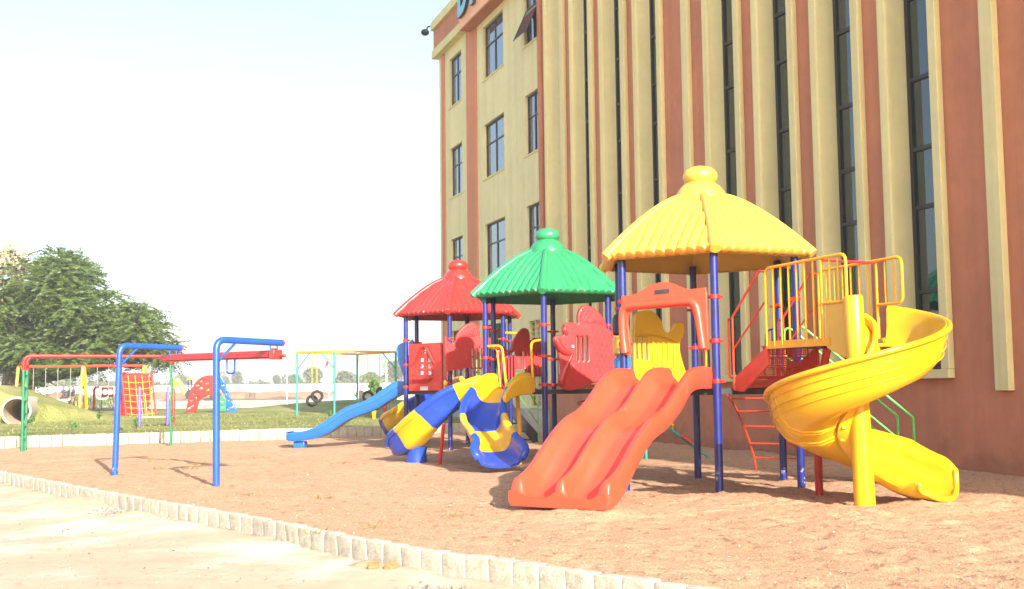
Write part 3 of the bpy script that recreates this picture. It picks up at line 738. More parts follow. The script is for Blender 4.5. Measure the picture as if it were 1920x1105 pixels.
# security camera on a bracket at the roof corner
cpos = at(797, 62, 51.2)
S = empty('security_camera', cpos, 'small dark dome camera on a thin bracket off the roof corner', 'camera')
mb = MB(); mb.lathe([(0, .16), (.13, .14), (.19, .06), (.19, -.02), (.12, -.1), (0, -.14)], cpos, 16); mb.build('dome', 'black', S)
mb = MB(); mb.tube(fillet([at(800, 61, 51.2), at(801, 50, 51.2), fp(TEND + .13, 17.86, .15)], .1), .035, 8); mb.build('bracket', 'black', S)

# ------------------------------------------------------------------ play towers
DECKZ = 1.46
def hexpt(c, ph, i, r, z=0.0):
    a = ph - math.pi / 2 + i * math.pi / 3
    return Vector((c[0] + r * math.cos(a), c[1] + r * math.sin(a), z))
def norm_ang(ph, i):            # outward heading (degrees) of the side between post i and i+1
    return math.degrees(ph - math.pi / 2 + (i + .5) * math.pi / 3)

def make_roof(c, ph, matname, parent, RC=1.70, ZE=3.40):
    p = .158; A = RC * math.cos(math.pi / 6); H = .95
    mb = MB(); NS, NT = 110, 22
    def hgt(t): return ZE + H * (1 - (1 - t) ** 1.38)
    for side_i in range(6):
        a = ph - math.pi / 2 + (side_i + .5) * math.pi / 3
        nn = Vector((math.cos(a), math.sin(a), 0)); ee = Vector((-math.sin(a), math.cos(a), 0))
        rows = []
        for j in range(-3, NT + 1):
            t = max(j, 0) / NT; ap = A * (1 - t * .8); hw = ap * math.tan(math.pi / 6)
            sl = H * 1.38 * (1 - t) ** .38 / (A * .8); nv = (nn * sl + Vector((0, 0, 1))).normalized()
            row = []
            for k in range(NS + 1):
                s = -1 + 2 * k / NS; x = s * hw
                cg = .060 * (abs(math.cos(math.pi * x / p)) ** .62)
                
                cg *= (1 - .5 * t)
                base = Vector((c[0], c[1], hgt(t))) + nn * ap + ee * x
                if j >= 0: P = base + nv * cg
                else:       # hollow roll ends curl under the eave
                    cgf = {-1: .35, -2: -.55, -3: -.7}[j]; inn = {-1: .008, -2: -.004, -3: -.07}[j]
                    P = base + nv * (cg * cgf - .02 * (j < -1)) + nn * inn - Vector((0, 0, .012 if j < -1 else .0))
                row.append(P)
            rows.append(row)
        vs = [q for r_ in rows for q in r_]; n1 = NS + 1
        mb.add(vs, [(j * n1 + k, j * n1 + k + 1, (j + 1) * n1 + k + 1, (j + 1) * n1 + k) for j in range(len(rows) - 1) for k in range(NS)])
    # inner lining so the underside is solid
    for side_i in range(6):
        rows = []
        for j in range(8):
            t = j / 7 * .98; r = (RC - .09) * (1 - t * .8)
            rows.append([hexpt(c, ph, side_i, r, hgt(t) - .055), hexpt(c, ph, side_i + 1, r, hgt(t) - .055)])
        for j in range(7): mb.add(rows[j] + rows[j + 1], [(0, 1, 3, 2)])
    roof = mb.build('roof', matname, parent, smooth=50)
    for i in range(6):
        pts = []; rr = []
        for j in range(0, NT + 1):
            t = j / NT; pts.append(hexpt(c, ph, i, RC * (1 - t * .8) + .012, hgt(t) + .008)); rr.append(.078 * (1 - .3 * t))
        d = (pts[0] - pts[1]).normalized(); pts = [pts[0] + d * .035] + pts; rr = [.075] + rr
        h = MB(); h.tube(pts, rr, 14); h.build('hip_ridge', matname, roof, smooth=50)
    mb = MB(); zt = ZE + H
    mb.lathe([(.42, -.12), (.41, -.03), (.395, .05), (.36, .14), (.31, .21), (.255, .258), (.222, .276), (.214, .286), (.224, .297), (.252, .325), (.264, .375), (.256, .43), (.22, .485), (.15, .525), (.06, .545), (0, .548)], (c[0], c[1], zt - .03), 40)
    mb.build('finial', matname, roof, smooth=60)
    return roof

def tower(name, c, ph, roofmat, label, skip=()):
    T = empty(name, (c[0], c[1], 0), label, 'play tower', 'play towers in a row beside the building')
    for i in range(6):
        P = hexpt(c, ph, i, 1.45)
        mb = MB(); mb.tube([P + Vector((0, 0, -.2)), P + Vector((0, 0, 3.46))], .057, 20); post = mb.build('post', 'navy', T)
        inw = (Vector((c[0], c[1], 0)) - P); inw.z = 0; inw.normalize()
        for z in (1.56, 2.12, 2.74):
            mb = MB(); mb.tube([P + Vector((0, 0, z - .032)), P + Vector((0, 0, z - .025)), P + Vector((0, 0, z + .025)), P + Vector((0, 0, z + .032))], [.062, .07, .07, .062], 20)
            for sgn in (-1, 1):
                d = Matrix.Rotation(sgn * R_(60), 3, 'Z') @ inw
                mb.box(P + d * .10 + Vector((0, 0, z)), (.09, .03, .042), math.atan2(d.y, d.x))
            mb.build('clamp', 'redpaint', post, bevel=.004)
    mb = MB(); r0 = [hexpt(c, ph, i, 1.40, DECKZ - .09) for i in range(6)]; r1 = [hexpt(c, ph, i, 1.40, DECKZ) for i in range(6)]
    mb.loops([r0, r1]); mb.build('deck', 'deck', T, smooth=0, bevel=.008)
    make_roof(c, ph, roofmat, T)
    return T

CY, PY = (2.915, 17.52), -.057
CG, PG = (.764, 24.22), -.097
CR2, PR = (-1.403, 30.04), -.11
TY = tower('play_tower', CY, PY, 'yellowroof', 'play tower with yellow ribbed roof, coral double slide and yellow spiral slide')
TG = tower('play_tower', CG, PG, 'green', 'middle play tower with green ribbed roof and yellow and blue chutes')
TR = tower('play_tower', CR2, PR, 'red', 'play tower with red ribbed roof, red window panel and long blue slide')

# ---- generic swept slide along a straight heading
def frame_pts(P, ang, s, a, z, perp):
    return Vector((P.x, P.y, 0)) + Vector((math.cos(ang), math.sin(ang), 0)) * s + perp * a + Vector((0, 0, z))
def interp(tab, s):
    for (s0, *v0), (s1, *v1) in zip(tab[:-1], tab[1:]):
        if s <= s1: q = max(0, (s - s0) / (s1 - s0)); return [x + (y - x) * q for x, y in zip(v0, v1)]
    return list(tab[-1][1:])
def smooth_tab(tab, n=10):
    return [tuple(v) for v in cr([Vector(t) for t in tab], n)]

# double coral slide of the yellow tower
def double_slide():
    A = -123.3; a = R_(A); P0 = hexpt(CY, PY, 0, 1.45); P5 = hexpt(CY, PY, 5, 1.45)
    perp = (P5 - P0).normalized(); W = 1.36; o = .045
    tab = smooth_tab([(.02, 1.76, 1.44), (.35, 1.765, 1.44), (.67, 1.71, 1.39), (1.02, 1.49, 1.15), (1.41, 1.245, .95), (1.86, 1.10, .80), (2.26, .87, .54), (2.68, .56, .19), (2.93, .44, .07), (3.10, .40, .04)], 7)
    rings = []
    n = len(tab)
    for k, (s, zt, zb) in enumerate(tab):
        h = zt - zb; e = max(0, (k - (n - 7)) / 6.0)          # towards the lip
        fl = zb + .10 + .03 * e; ro = .03
        wt = .045
        def topz(q): return zt - q * .0
        half = []
        # outer wall near side, rolled rim, inner slope, floor, middle rim
        prof = [(0 + .03, zb + .02), (0.0, zb + .10), (0.0, zt - .06), (.012, zt - .018), (.05, zt), (.10, zt - .008), (.135, zt - .05),
                (.165, zt - .13 * h / .33), (.20, fl + .06), (.25, fl + .012), (.31, fl), (.47, fl), (.53, fl + .014), (.575, fl + .07), (.605, zt - .13 * h / .33), (.628, zt - .045), (.655, zt - .008), (.68, zt)]
        mirror = [(W - x, z) for x, z in prof[::-1]]
        full = prof + mirror[1:] if abs(prof[-1][0] - W / 2) < 1e-6 else prof + mirror
        if e > 0:
            dr_ = (0, 0, .04, .14, .36, .66)[min(5, max(0, k - (n - 6)))]; full = [(x, z - (z - fl - .02) * dr_ if z > fl + .03 else z) for x, z in full]
        rings.append([frame_pts(P0, a, s, o + x, z, perp) for x, z in full])
    # rounded toe
    last = rings[-1]; cen = sum((p for p in last), Vector()) / len(last)
    d = Vector((math.cos(a), math.sin(a), 0))
    for q, sh, off in ((.97, .0, .03), (.90, .0, .055)):
        rings.append([Vector((p.x, p.y, cen.z + (p.z - cen.z) * q)) + d * off for p in last])
    mb = MB(); mb.loops(rings); sl = mb.build('double_slide', 'coral', TY, smooth=48)
    # arch panel over the entrance
    A2 = math.degrees(math.atan2(-perp.y, -perp.x))
    def px(l): return tr(P5, A2, [(1020 + x * .2353, 500 + y * .2353) for x, y in l])
    out = px([(636, 690), (628, 560), (634, 330), (636, 238), (700, 233), (758, 218), (800, 190), (850, 158), (900, 137), (950, 128), (1000, 127), (1050, 138), (1095, 160), (1140, 178), (1180, 184), (1250, 176), (1308, 170), (1314, 230), (1318, 350), (1326, 500), (1330, 660), (1290, 672), (1262, 664), (1240, 560), (1215, 420), (1195, 345), (1165, 322), (1000, 330), (800, 345), (715, 350), (690, 380), (688, 450), (705, 600), (708, 700), (670, 704)])
    hole = px([(905, 190), (1020, 180), (1020, 215), (905, 224)])
    mb = MB(); panel(mb, P5, A2, out, [], .05, .014, .06)
    rim = [pln(P5, A2, s_, z_, .10) for s_, z_ in px([(672, 690), (655, 560), (650, 420), (660, 345), (700, 318), (800, 308), (1000, 292), (1170, 280), (1220, 300), (1245, 360), (1265, 480), (1290, 655)])]
    mb.tube(cr(rim, 5), .058, 14)
    ap = mb.build('arch_panel', 'coral', TY, smooth=45)
    mb = MB(); panel(mb, P5, A2, hole, [], .012, .002, .092); mb.build('panel_plate', 'deck', ap, smooth=0)
    # yellow grab rail beside the entrance
    g = [pln(P5, A2, s_, z_, -.05) for s_, z_ in tr(P5, A2, [(1322, 600), (1322, 730)])]
    mb = MB(); mb.tube(g, .02, 10); mb.build('grab_rail', 'yellowpaint', TY)
double_slide()

# blue wavy slide of the red tower
def blue_slide():
    A = 173.7; a = R_(A); P = Vector((-2.65, 30.18, 0))
    perp = Vector((math.sin(a), -math.cos(a), 0)) * -1   # points away from the camera
    if perp.y < 0: perp = -perp
    tab = smooth_tab([(0.0, 1.70, 1.36), (.24, 1.71, 1.35), (.5, 1.66, 1.22), (.90, 1.38, .98), (1.24, 1.20, .86), (1.66, 1.07, .70), (2.12, .79, .40), (2.47, .57, .25), (2.8, .45, .18), (3.15, .41, .16), (3.27, .40, .2)], 7)
    rings = []; W = .62
    for k, (s, zt, zb) in enumerate(tab):
        fl = zb + .09
        prof = [(.04, zb + .02), (.0, zb + .09), (.0, zb + .22), (-.012, zb + .23), (-.012, zt - .06), (0, zt - .015), (.04, zt), (.08, zt - .015), (.10, zt - .06), (.12, fl + .09), (.17, fl + .015), (.24, fl)]
        full = prof + [(W - x, z) for x, z in prof[::-1]]
        rings.append([P + Vector((math.cos(a), math.sin(a), 0)) * s + perp * (x - W / 2 + .02) + Vector((0, 0, z)) for x, z in full])
    mb = MB(); mb.loops(rings); sl = mb.build('wave_slide', 'slideblue', TR, smooth=48)
    f = MB(); f.box(P + Vector((math.cos(a), math.sin(a), 0)) * 2.98 + Vector((0, 0, .06)), (.3, .3, .22), a); f.build('slide_foot', 'slideblue', sl, bevel=.02)
    # wavy hood panel at the entrance, seen edge-on
    P4 = hexpt(CR2, PR, 4, 1.45); P5 = hexpt(CR2, PR, 5, 1.45); A2 = math.degrees(math.atan2((P4 - P5).y, (P4 - P5).x))
    mb = MB()
    for s0, s1 in ((.06, .34), (1.12, 1.40)):
        out = cr([(s0, 1.62, 0), (s0, 2.66, 0), (s0 + .1, 2.76, 0), (s1 - .03, 2.7, 0), (s1, 2.3, 0), (s1 - .03, 1.9, 0), (s1 - .12, 1.6, 0)], 4, True)
        panel(mb, P5, A2, [(p.x, p.y) for p in out], [], .05, .012, -.05)
    # flaring blue wings beside the slide mouth
    for q, yy in ((0, -.33), (1, .33)):
        b0 = P + perp * yy; e = Vector((math.cos(a), math.sin(a), 0))
        out = cr([(-.0, 2.75, 0), (.14, 2.72, 0), (.30, 2.62, 0), (.33, 2.45, 0), (.24, 2.1, 0), (.14, 1.82, 0), (.10, 1.68, 0), (0, 1.66, 0)], 4, True)
        panel(mb, b0, A, [(p.x, p.y) for p in out], [], .05, .012, 0)
    mb.build('slide_hood', 'lightblue', TR, smooth=45)
blue_slide()

# curved sectional chutes
def chute(parent, path, secs, W=.72, wall=.34, name='curved_chute', lipflare=0.0, th=.045, deep=0.0):
    """path: list of (x,y,z floor). secs: list of material per equal share, first is the root part"""
    P = cr(path, 12); n = len(P); rings = []; U = []
    for i in range(n):
        t3 = (P[min(i + 1, n - 1)] - P[max(i - 1, 0)]).normalized(); t = t3.copy(); t.z = 0; t.normalize(); rt = Vector((t.y, -t.x, 0)); up = rt.cross(t3)
        q = i / (n - 1); e = max(0, (q - .78) / .22); e = e * e * (3 - 2 * e); w = W * (1 + lipflare * e) / 2; h = wall * (1 - .12 * e) * (.84 + .16 * min(1, q * 3)); f_ = max(0, (q - .88) / .12); w *= 1 - .20 * f_ ** 2; h *= 1 - .42 * f_ ** 2; hin = .0
        prof = [(-w - .03, h - .02), (-w - .012, h + .012), (-w + .03, h - .01), (-w + .05, h * .6), (-w + .09, h * .28), (-w * .62, .03 + .0), (-w * .3, 0), (w * .3, 0), (w * .62, .03), (w - .09, h * .28), (w - .05, h * .6), (w - .03, h - .01), (w + .012, h + .012), (w + .03, h - .02)]
        prof = [(p_.x, p_.y) for p_ in cr([Vector((a_, b_, 0)) for a_, b_ in prof], 2)]; np_ = len(prof)
        lp = ribbon(prof, [(th + deep) * (1.75 if (j_ < 6 or j_ > np_ - 7) else 1) for j_ in range(np_)])
        rings.append([P[i] + rt * x + up * z for x, z in lp]); U.append((rt, up, t3, prof))
    parts = []; m = len(secs); root = None
    for k, mt in enumerate(secs):
        i0 = round(k * (n - 1) / m); i1 = round((k + 1) * (n - 1) / m)
        rs = rings[i0:i1 + 1]
        if k < m - 1: pass
        mb = MB(); mb.loops(rs)
        # seam flange
        o = mb.build(name if root is None else 'chute_section', mt, root if root is not None else parent, smooth=50)
        if root is None: root = o
    return root
# right-hand chute (faces the camera)
c2 = chute(TG, [(-.02, 23.25, 1.45), (-.20, 22.92, 1.40), (-.42, 22.5, 1.12), (-.55, 22.05, .80), (-.54, 21.55, .56), (-.42, 21.15, .37), (-.30, 20.8, .22), (-.24, 20.48, .12)], ['yellow', 'royal', 'yellow', 'royal'], W=.78, wall=.36, lipflare=.30)
# raised side cheeks at the twin entrance
def cheek(parent, P, ang, px, m='yellow', th=.07, name='entrance_cheek', off=0):
    mb = MB(); out = tr(P, ang, px); out = [(p.x, p.y) for p in cr([Vector((a, b, 0)) for a, b in out], 4, True)]
    panel(mb, P, ang, out, [], th, .025, off); return mb.build(name, m, parent, smooth=50)
PG0 = hexpt(CG, PG, 0, 1.45); PG5 = hexpt(CG, PG, 5, 1.45)
k1 = cheek(TG, (PG0 + (PG5 - PG0) * .08), -125, [(998, 706), (1001, 722), (998, 738), (975, 742), (958, 748), (948, 756), (944, 746), (949, 733), (962, 716), (980, 705)], off=.0)
mb = MB(); mb.box(pln(PG0 + (PG5 - PG0) * .08, -125, .32, 1.52, .045), (.16, .012, .07), R_(-125)); mb.build('maker_plate', 'deck', k1)
# left-hand chute, turning away to the left
c1 = chute(TG, [(-.45, 23.55, 1.37), (-.78, 23.42, 1.25), (-1.12, 23.38, 1.11), (-1.42, 23.4, .88), (-1.72, 23.5, .60), (-1.98, 23.7, .35), (-2.2, 23.95, .2), (-2.38, 24.2, .16)], ['yellow', 'royal', 'yellow', 'royal'], W=.60, wall=.42, th=.07, name='curved_chute')
mb = MB(); mb.lathe([(.24, -.2), (.20, .2), (.22, .32)], (-2.0, 23.9, 0), 20); mb.build('chute_foot', 'royal', c1)
mb = MB(); mb.tube([at(832, 795, 22.9), (at(823, 870, 23.2).x, 23.2, -.15)], .035, 12); mb.build('chute_strut', 'redpaint', TG)
mb = MB(); mb.tube([at(970, 740, 23.0), at(974, 800, 22.9), (at(975, 834, 22.9).x, 22.9, -.15)], .042, 12); mb.build('chute_strut', 'yellowpaint', TG)
# hidden chute behind the red tower
c3 = chute(TR, [(-1.0, 31.3, 1.42), (-1.45, 32.2, 1.30), (-2.1, 32.75, 1.05), (-2.75, 32.9, .75), (-3.2, 33.1, .42), (-3.42, 33.6, .2), (-3.45, 34.0, .14)], ['yellow', 'royal', 'yellow', 'royal'], W=.8, wall=.42, th=.07)
# grab hoops at the green tower entrance
def hoop(parent, pts, r=.026, m='yellowpaint', name='grab_rail', rad=.12):
    mb = MB(); mb.tube(fillet(pts, rad), r, 12); return mb.build(name, m, parent)
hoop(TG, [PG5 + Vector((.05, -.02, 2.36)), PG5 + Vector((.34, -.16, 2.36)), PG5 + Vector((.42, -.2, 1.5))])
hoop(TG, [PG5 + Vector((.05, .1, 2.33)), PG5 + Vector((.24, -.02, 2.31)), PG5 + Vector((.30, -.05, 1.48))], .02)
hoop(TG, [PG0 + Vector((-.05, .02, 2.44)), PG0 + Vector((-.26, .10, 2.42)), PG0 + Vector((-.22, .08, 1.42))])

# ---- fish panels
FISH_G = [(55, 590), (62, 562), (90, 548), (128, 548), (136, 525), (124, 500), (132, 470), (160, 452), (215, 450), (244, 456), (243, 400), (258, 345), (290, 316), (330, 314), (375, 332), (420, 375), (455, 420), (472, 460), (476, 492), (520, 516), (548, 480), (566, 455), (574, 480), (574, 640), (572, 790), (576, 862), (540, 905), (500, 922), (430, 922), (350, 935), (290, 958), (230, 982), (170, 988), (120, 965), (95, 930), (98, 890), (110, 850), (108, 780), (96, 720), (84, 660)]
def fish(parent, i, c, ph, mirror, m='fishred'):
    P0 = hexpt(c, ph, i, 1.45); P1 = hexpt(c, ph, i + 1, 1.45); A = math.degrees(math.atan2((P1 - P0).y, (P1 - P0).x))
    g0 = hexpt(CG, PG, 0, 1.45); g1 = hexpt(CG, PG, 1, 1.45); AG = math.degrees(math.atan2((g1 - g0).y, (g1 - g0).x))
    def conv(l): 
        r = tr(g0, AG, [(1020 + x * .2353, 500 + y * .2353) for x, y in l])
        return [((1.45 - s) if mirror else s, z) for s, z in r]
    body = conv(FISH_G); body = [(p.x, p.y) for p in cr([Vector((a, b, 0)) for a, b in body], 3, True)]
    slots_ = []
    for x0 in (232, 270, 308):
        q = conv([(x0, 565), (x0 + 9, 556), (x0 + 18, 565), (x0 + 20, 748), (x0 + 10, 758), (x0 + 1, 748)]); slots_.append(q)
    mb = MB(); sg_ = 1
    panel(mb, P0, A, body, slots_, .09, .03, .10)
    F = lambda l, off: [pln(P0, A, s, z, off) for s, z in conv(l)]
    # lips
    mb.tube(cr(F([(72, 585), (88, 630), (120, 668), (160, 690), (195, 696)], .15), 5), [.075, .078, .08, .08, .08, .08, .08, .078, .078, .076, .074, .07, .068, .066, .06, .055, .05, .045, .04, .03, .02], 12)
    mb.tube(cr(F([(112, 945), (112, 900), (128, 850), (150, 800), (178, 742), (196, 702)], .15), 4), [.05, .06, .07, .075, .078, .078, .076, .074, .07, .066, .062, .058, .054, .05, .046, .042, .038, .034, .03, .025, .02], 12)
    # brow and eye bulge
    mb.tube(cr(F([(150, 475), (138, 510), (160, 545)], .14), 5), [.03, .04, .05, .055, .06, .06, .06, .055, .05, .04, .03], 12)
    # fin rays and scales
    for k in range(7):
        q = k / 6; mb.tube(F([(262 + q * 60, 440 + q * 10), (280 + q * 160, 345 + q * 110)], .146), .009, 6)
    for r_ in range(9):
        for s_ in range(6):
            x = 360 + s_ * 38 + (19 if r_ % 2 else 0); y = 520 + r_ * 44 + s_ * 6
            if x < 205 or x > 560: continue
            arc = [(x + 19 - 22 * math.cos(R_(a)), y + 26 * math.sin(R_(a)) - 6) for a in (-80, -45, -10, 25, 60)]
            mb.tube(F([(2 * x - p[0] + 2, p[1]) for p in arc][::-1] if False else arc, .144), .008, 5)
        for s_ in range(4):
            x = 205 + s_ * 38 + (19 if r_ % 2 else 0); y = 790 + (r_ - 0) * 22
            if r_ % 2 == 0 or y > 930: continue
            arc = [(x + 19 - 22 * math.cos(R_(a)), y + 24 * math.sin(R_(a)) - 6) for a in (-80, -45, -10, 25, 60)]
            mb.tube(F(arc, .144), .008, 5)
    fo = mb.build('fish_panel', m, parent, smooth=50)
    e = F([(200, 640)], .158)[0]
    b = MB(); b.tube([e - Vector((FN.x, FN.y, 0)) * 0, e + pln((0, 0), A, 0, 0, .012)], .032, 16); b.build('eye', 'plinth', fo)
    return fo
fish(TG, 0, CG, PG, False)
fish(TR, 0, CR2, PR, True)
def slat_fish(parent, i, c, ph, pix, slats, m, zlo, grooves):
    P0 = hexpt(c, ph, i, 1.45); P1 = hexpt(c, ph, i + 1, 1.45); A = math.degrees(math.atan2((P1 - P0).y, (P1 - P0).x))
    out = [(p.x, p.y) for p in cr([Vector((a, b, 0)) for a, b in tr(P0, A, pix)], 3, True)]
    holes = []
    for a, b in grooves: 
        (s0, z0), (s1, z1) = tr(P0, A, [a, b]); holes.append([(s0 - .016, z0), (s0 + .016, z0), (s1 + .016, z1), (s1 - .016, z1)])
    mb = MB(); panel(mb, P0, A, out, holes, .07, .022, 0.0)
    for a, b in slats:
        (s0, z0), (s1, z1) = tr(P0, A, [a, b])
        for off in (-.045, .045): mb.tube([pln(P0, A, s0, z0, off), pln(P0, A, s1, z1, off)], .024, 8)
    return mb, P0, A
def ypx(l): return [(1020 + x * .2353, 500 + y * .2353) for x, y in l]
Yout = ypx([(745, 915), (712, 860), (708, 700), (706, 560), (708, 440), (722, 385), (760, 358), (830, 347), (880, 372), (932, 438), (946, 500), (986, 530), (1015, 500), (1040, 455), (1085, 444), (1114, 475), (1110, 530), (1086, 590), (1076, 660), (1098, 760), (1128, 860), (1118, 925), (1070, 942), (1010, 900), (940, 872), (860, 885), (800, 932)])
sl_ = [((1020 + x * .2353, 500 + y0 * .2353), (1020 + (x + 6) * .2353, 500 + y1 * .2353)) for x, y0, y1 in ((856, 575, 800), (895, 585, 805), (937, 592, 808), (978, 606, 820), (1024, 625, 840))]
gr_ = [((1020 + x * .2353, 500 + y0 * .2353), (1020 + (x + 6) * .2353, 500 + y1 * .2353)) for x, y0, y1 in ((733, 560, 740), (771, 562, 742), (811, 566, 745))]
mb, P0, A = slat_fish(TY, 3, CY, PY, Yout, sl_, 'yellow', 1.5, gr_)
rim = cr([pln(P0, A, s, z, -.05) for s, z in tr(P0, A, ypx([(712, 552), (800, 540), (900, 550), (1000, 580), (1062, 605)]))], 5); mb.tube(rim, .02, 8)
rim = cr([pln(P0, A, s, z, .05) for s, z in tr(P0, A, ypx([(712, 552), (800, 540), (900, 550), (1000, 580), (1062, 605)]))], 5); mb.tube(rim, .02, 8)
mb.build('fish_panel', 'yellow', TY, smooth=50)
def gpx(l): return [(840 + x * .1628, 560 + y * .1628) for x, y in l]
Gout = gpx([(612, 1010), (606, 800), (610, 600), (618, 560), (650, 556), (690, 604), (716, 580), (740, 500), (790, 410), (840, 352), (885, 340), (925, 368), (938, 430), (942, 484), (985, 456), (1030, 462), (1075, 520), (1088, 600), (1088, 900), (1090, 1040), (1020, 1052), (940, 1010), (820, 1000), (700, 1030)])
sl_ = [(gpx([(x, 700 - (x - 640) * .38 if x < 800 else 600)])[0], gpx([(x, 930)])[0]) for x in (655, 690, 725, 760)] + [(gpx([(x, 610 + (x - 900) * .2)])[0], gpx([(x, 900)])[0]) for x in (905, 945, 985, 1025, 1060)]
gr_ = [(gpx([(x, 610)])[0], gpx([(x + 4, 800)])[0]) for x in (792, 826, 862)]
mb, P0, A = slat_fish(TG, 3, CG, PG, Gout, sl_, 'fishred', 1.5, gr_)
for off in (-.05, .05):
    mb.tube(cr([pln(P0, A, s, z, off) for s, z in tr(P0, A, gpx([(620, 720), (720, 620), (860, 555), (960, 560), (1070, 620)]))], 5), .02, 8)
mb.build('fish_panel', 'fishred', TG, smooth=50)

# ---- red cottage-window panel
def window_panel():
    P5 = hexpt(CR2, PR, 5, 1.45); P0 = hexpt(CR2, PR, 0, 1.45); A = math.degrees(math.atan2((P0 - P5).y, (P0 - P5).x))
    def q(l): return tr(P5, A, [(700 + x * .3802, 480 + y * .3802) for x, y in l])
    out = q([(180, 436), (343, 427), (346, 664), (182, 668)])
    holes = []
    for cx, cy, w, h in ((243, 472, 0, 0),): pass
    for cx, cy in ((262, 472), (244, 514), (279, 514), (243, 545), (280, 545), (243, 577), (281, 577)):
        holes.append(q([(cx - 10, cy - 9), (cx + 10, cy - 9), (cx + 10, cy + 9), (cx - 10, cy + 9)]))
    mb = MB(); panel(mb, P5, A, out, holes, .08, .02, .02)
    # plank lines as raised boards
    for y in (462, 492, 522, 590, 622, 650):
        for x0, x1 in ((186, 208), (322, 342)) if y in (522,) else ((186, 214), (316, 341)) if y < 600 else ((186, 341),):
            (s0, z0), (s1, z1) = q([(x0, y), (x1, y)])[0:2]
            mb.tube([pln(P5, A, s0, (z0 + z1) / 2, .064), pln(P5, A, s1, (z0 + z1) / 2, .064)], .008, 6)
    arch = cr([pln(P5, A, s, z, .09) for s, z in q([(203, 538), (218, 500), (234, 465), (252, 447), (270, 450), (286, 478), (302, 512), (318, 534)])], 5)
    mb.tube(arch, .035, 10)
    mb.tube(cr([pln(P5, A, s, z, .07) for s, z in q([(225, 590), (225, 530), (240, 490), (262, 470), (284, 492), (298, 530), (298, 590)])], 4), .018, 8)
    pn = mb.build('window_panel', 'red', TR, smooth=50)
    (s0, z0), (s1, z1), (s2, z2) = q([(208, 600), (300, 600), (255, 625)])
    mb = MB(); rings = []
    for k in range(9):
        u = k / 8; s = s0 + (s1 - s0) * u; dz = (z0 - z2) * math.sin(math.pi * u) ** .6
        rings.append([pln(P5, A, s, z0, .05), pln(P5, A, s, z0, .20), pln(P5, A, s, z0 - .05, .20), pln(P5, A, s, z0 - .05 - dz, .05)])
    mb.loops(rings); mb.build('window_shelf', 'red', pn, smooth=40, bevel=.008)
    o = q([(240, 645), (278, 645), (278, 663), (240, 663)]); mb = MB(); panel(mb, P5, A, o, [], .008, .002, .066); mb.build('maker_plate', 'white', pn, smooth=0)
window_panel()

# ---- stairs with lime handrails
def green_stairs(T, c, ph, i, L, treadmat, sidemat, n=6):
    a = ph - math.pi / 2 + (i + .5) * math.pi / 3
    d = Vector((math.cos(a), math.sin(a), 0)); e = Vector((-math.sin(a), math.cos(a), 0)); ap = 1.45 * math.cos(math.pi / 6)
    P = Vector((c[0], c[1], 0)) + d * ap
    mb = MB(); ang = math.atan2(d.y, d.x)
    for k in range(n): mb.box(P + d * (L * (k + .5) / n) + Vector((0, 0, DECKZ * (1 - (k + 1) / (n + .3)))), (L / n + .03, .72, .035), ang)
    st = mb.build('stairs', treadmat, T, smooth=0)
    for sg in (-1, 1):
        m2 = MB(); q = e * sg * .385
        vs = [P + q + Vector((0, 0, DECKZ - .02)), P + d * L + q + Vector((0, 0, .22)), P + d * L + q + Vector((0, 0, -.05)), P + d * (L - .16) + q + Vector((0, 0, -.05)), P + q + Vector((0, 0, DECKZ - .34))]
        off = e * sg * .02
        m2.loops([[v - off for v in vs], [v + off for v in vs]]); m2.build('stringer', sidemat, st, smooth=0)
        m3 = MB(); q = e * sg * .42
        top = [P + q + d * .02 + Vector((0, 0, DECKZ + .02)), P + q + d * .02 + Vector((0, 0, DECKZ + 1.0)), P + q + d * (L - .02) + Vector((0, 0, 1.0)), P + q + d * (L - .02) + Vector((0, 0, -.1))]
        m3.tube(fillet(top, .1), .019, 10)
        m3.tube([P + q + d * .02 + Vector((0, 0, DECKZ + .5)), P + q + d * (L - .02) + Vector((0, 0, .5))], .014, 8)
        m3.build('handrail', 'limepaint', st)
    return st
green_stairs(TY, CY, PY, 1, 1.72, 'deck', 'deck')
s_ = green_stairs(TR, CR2, PR, 2, 1.72, 'deck', 'deck')

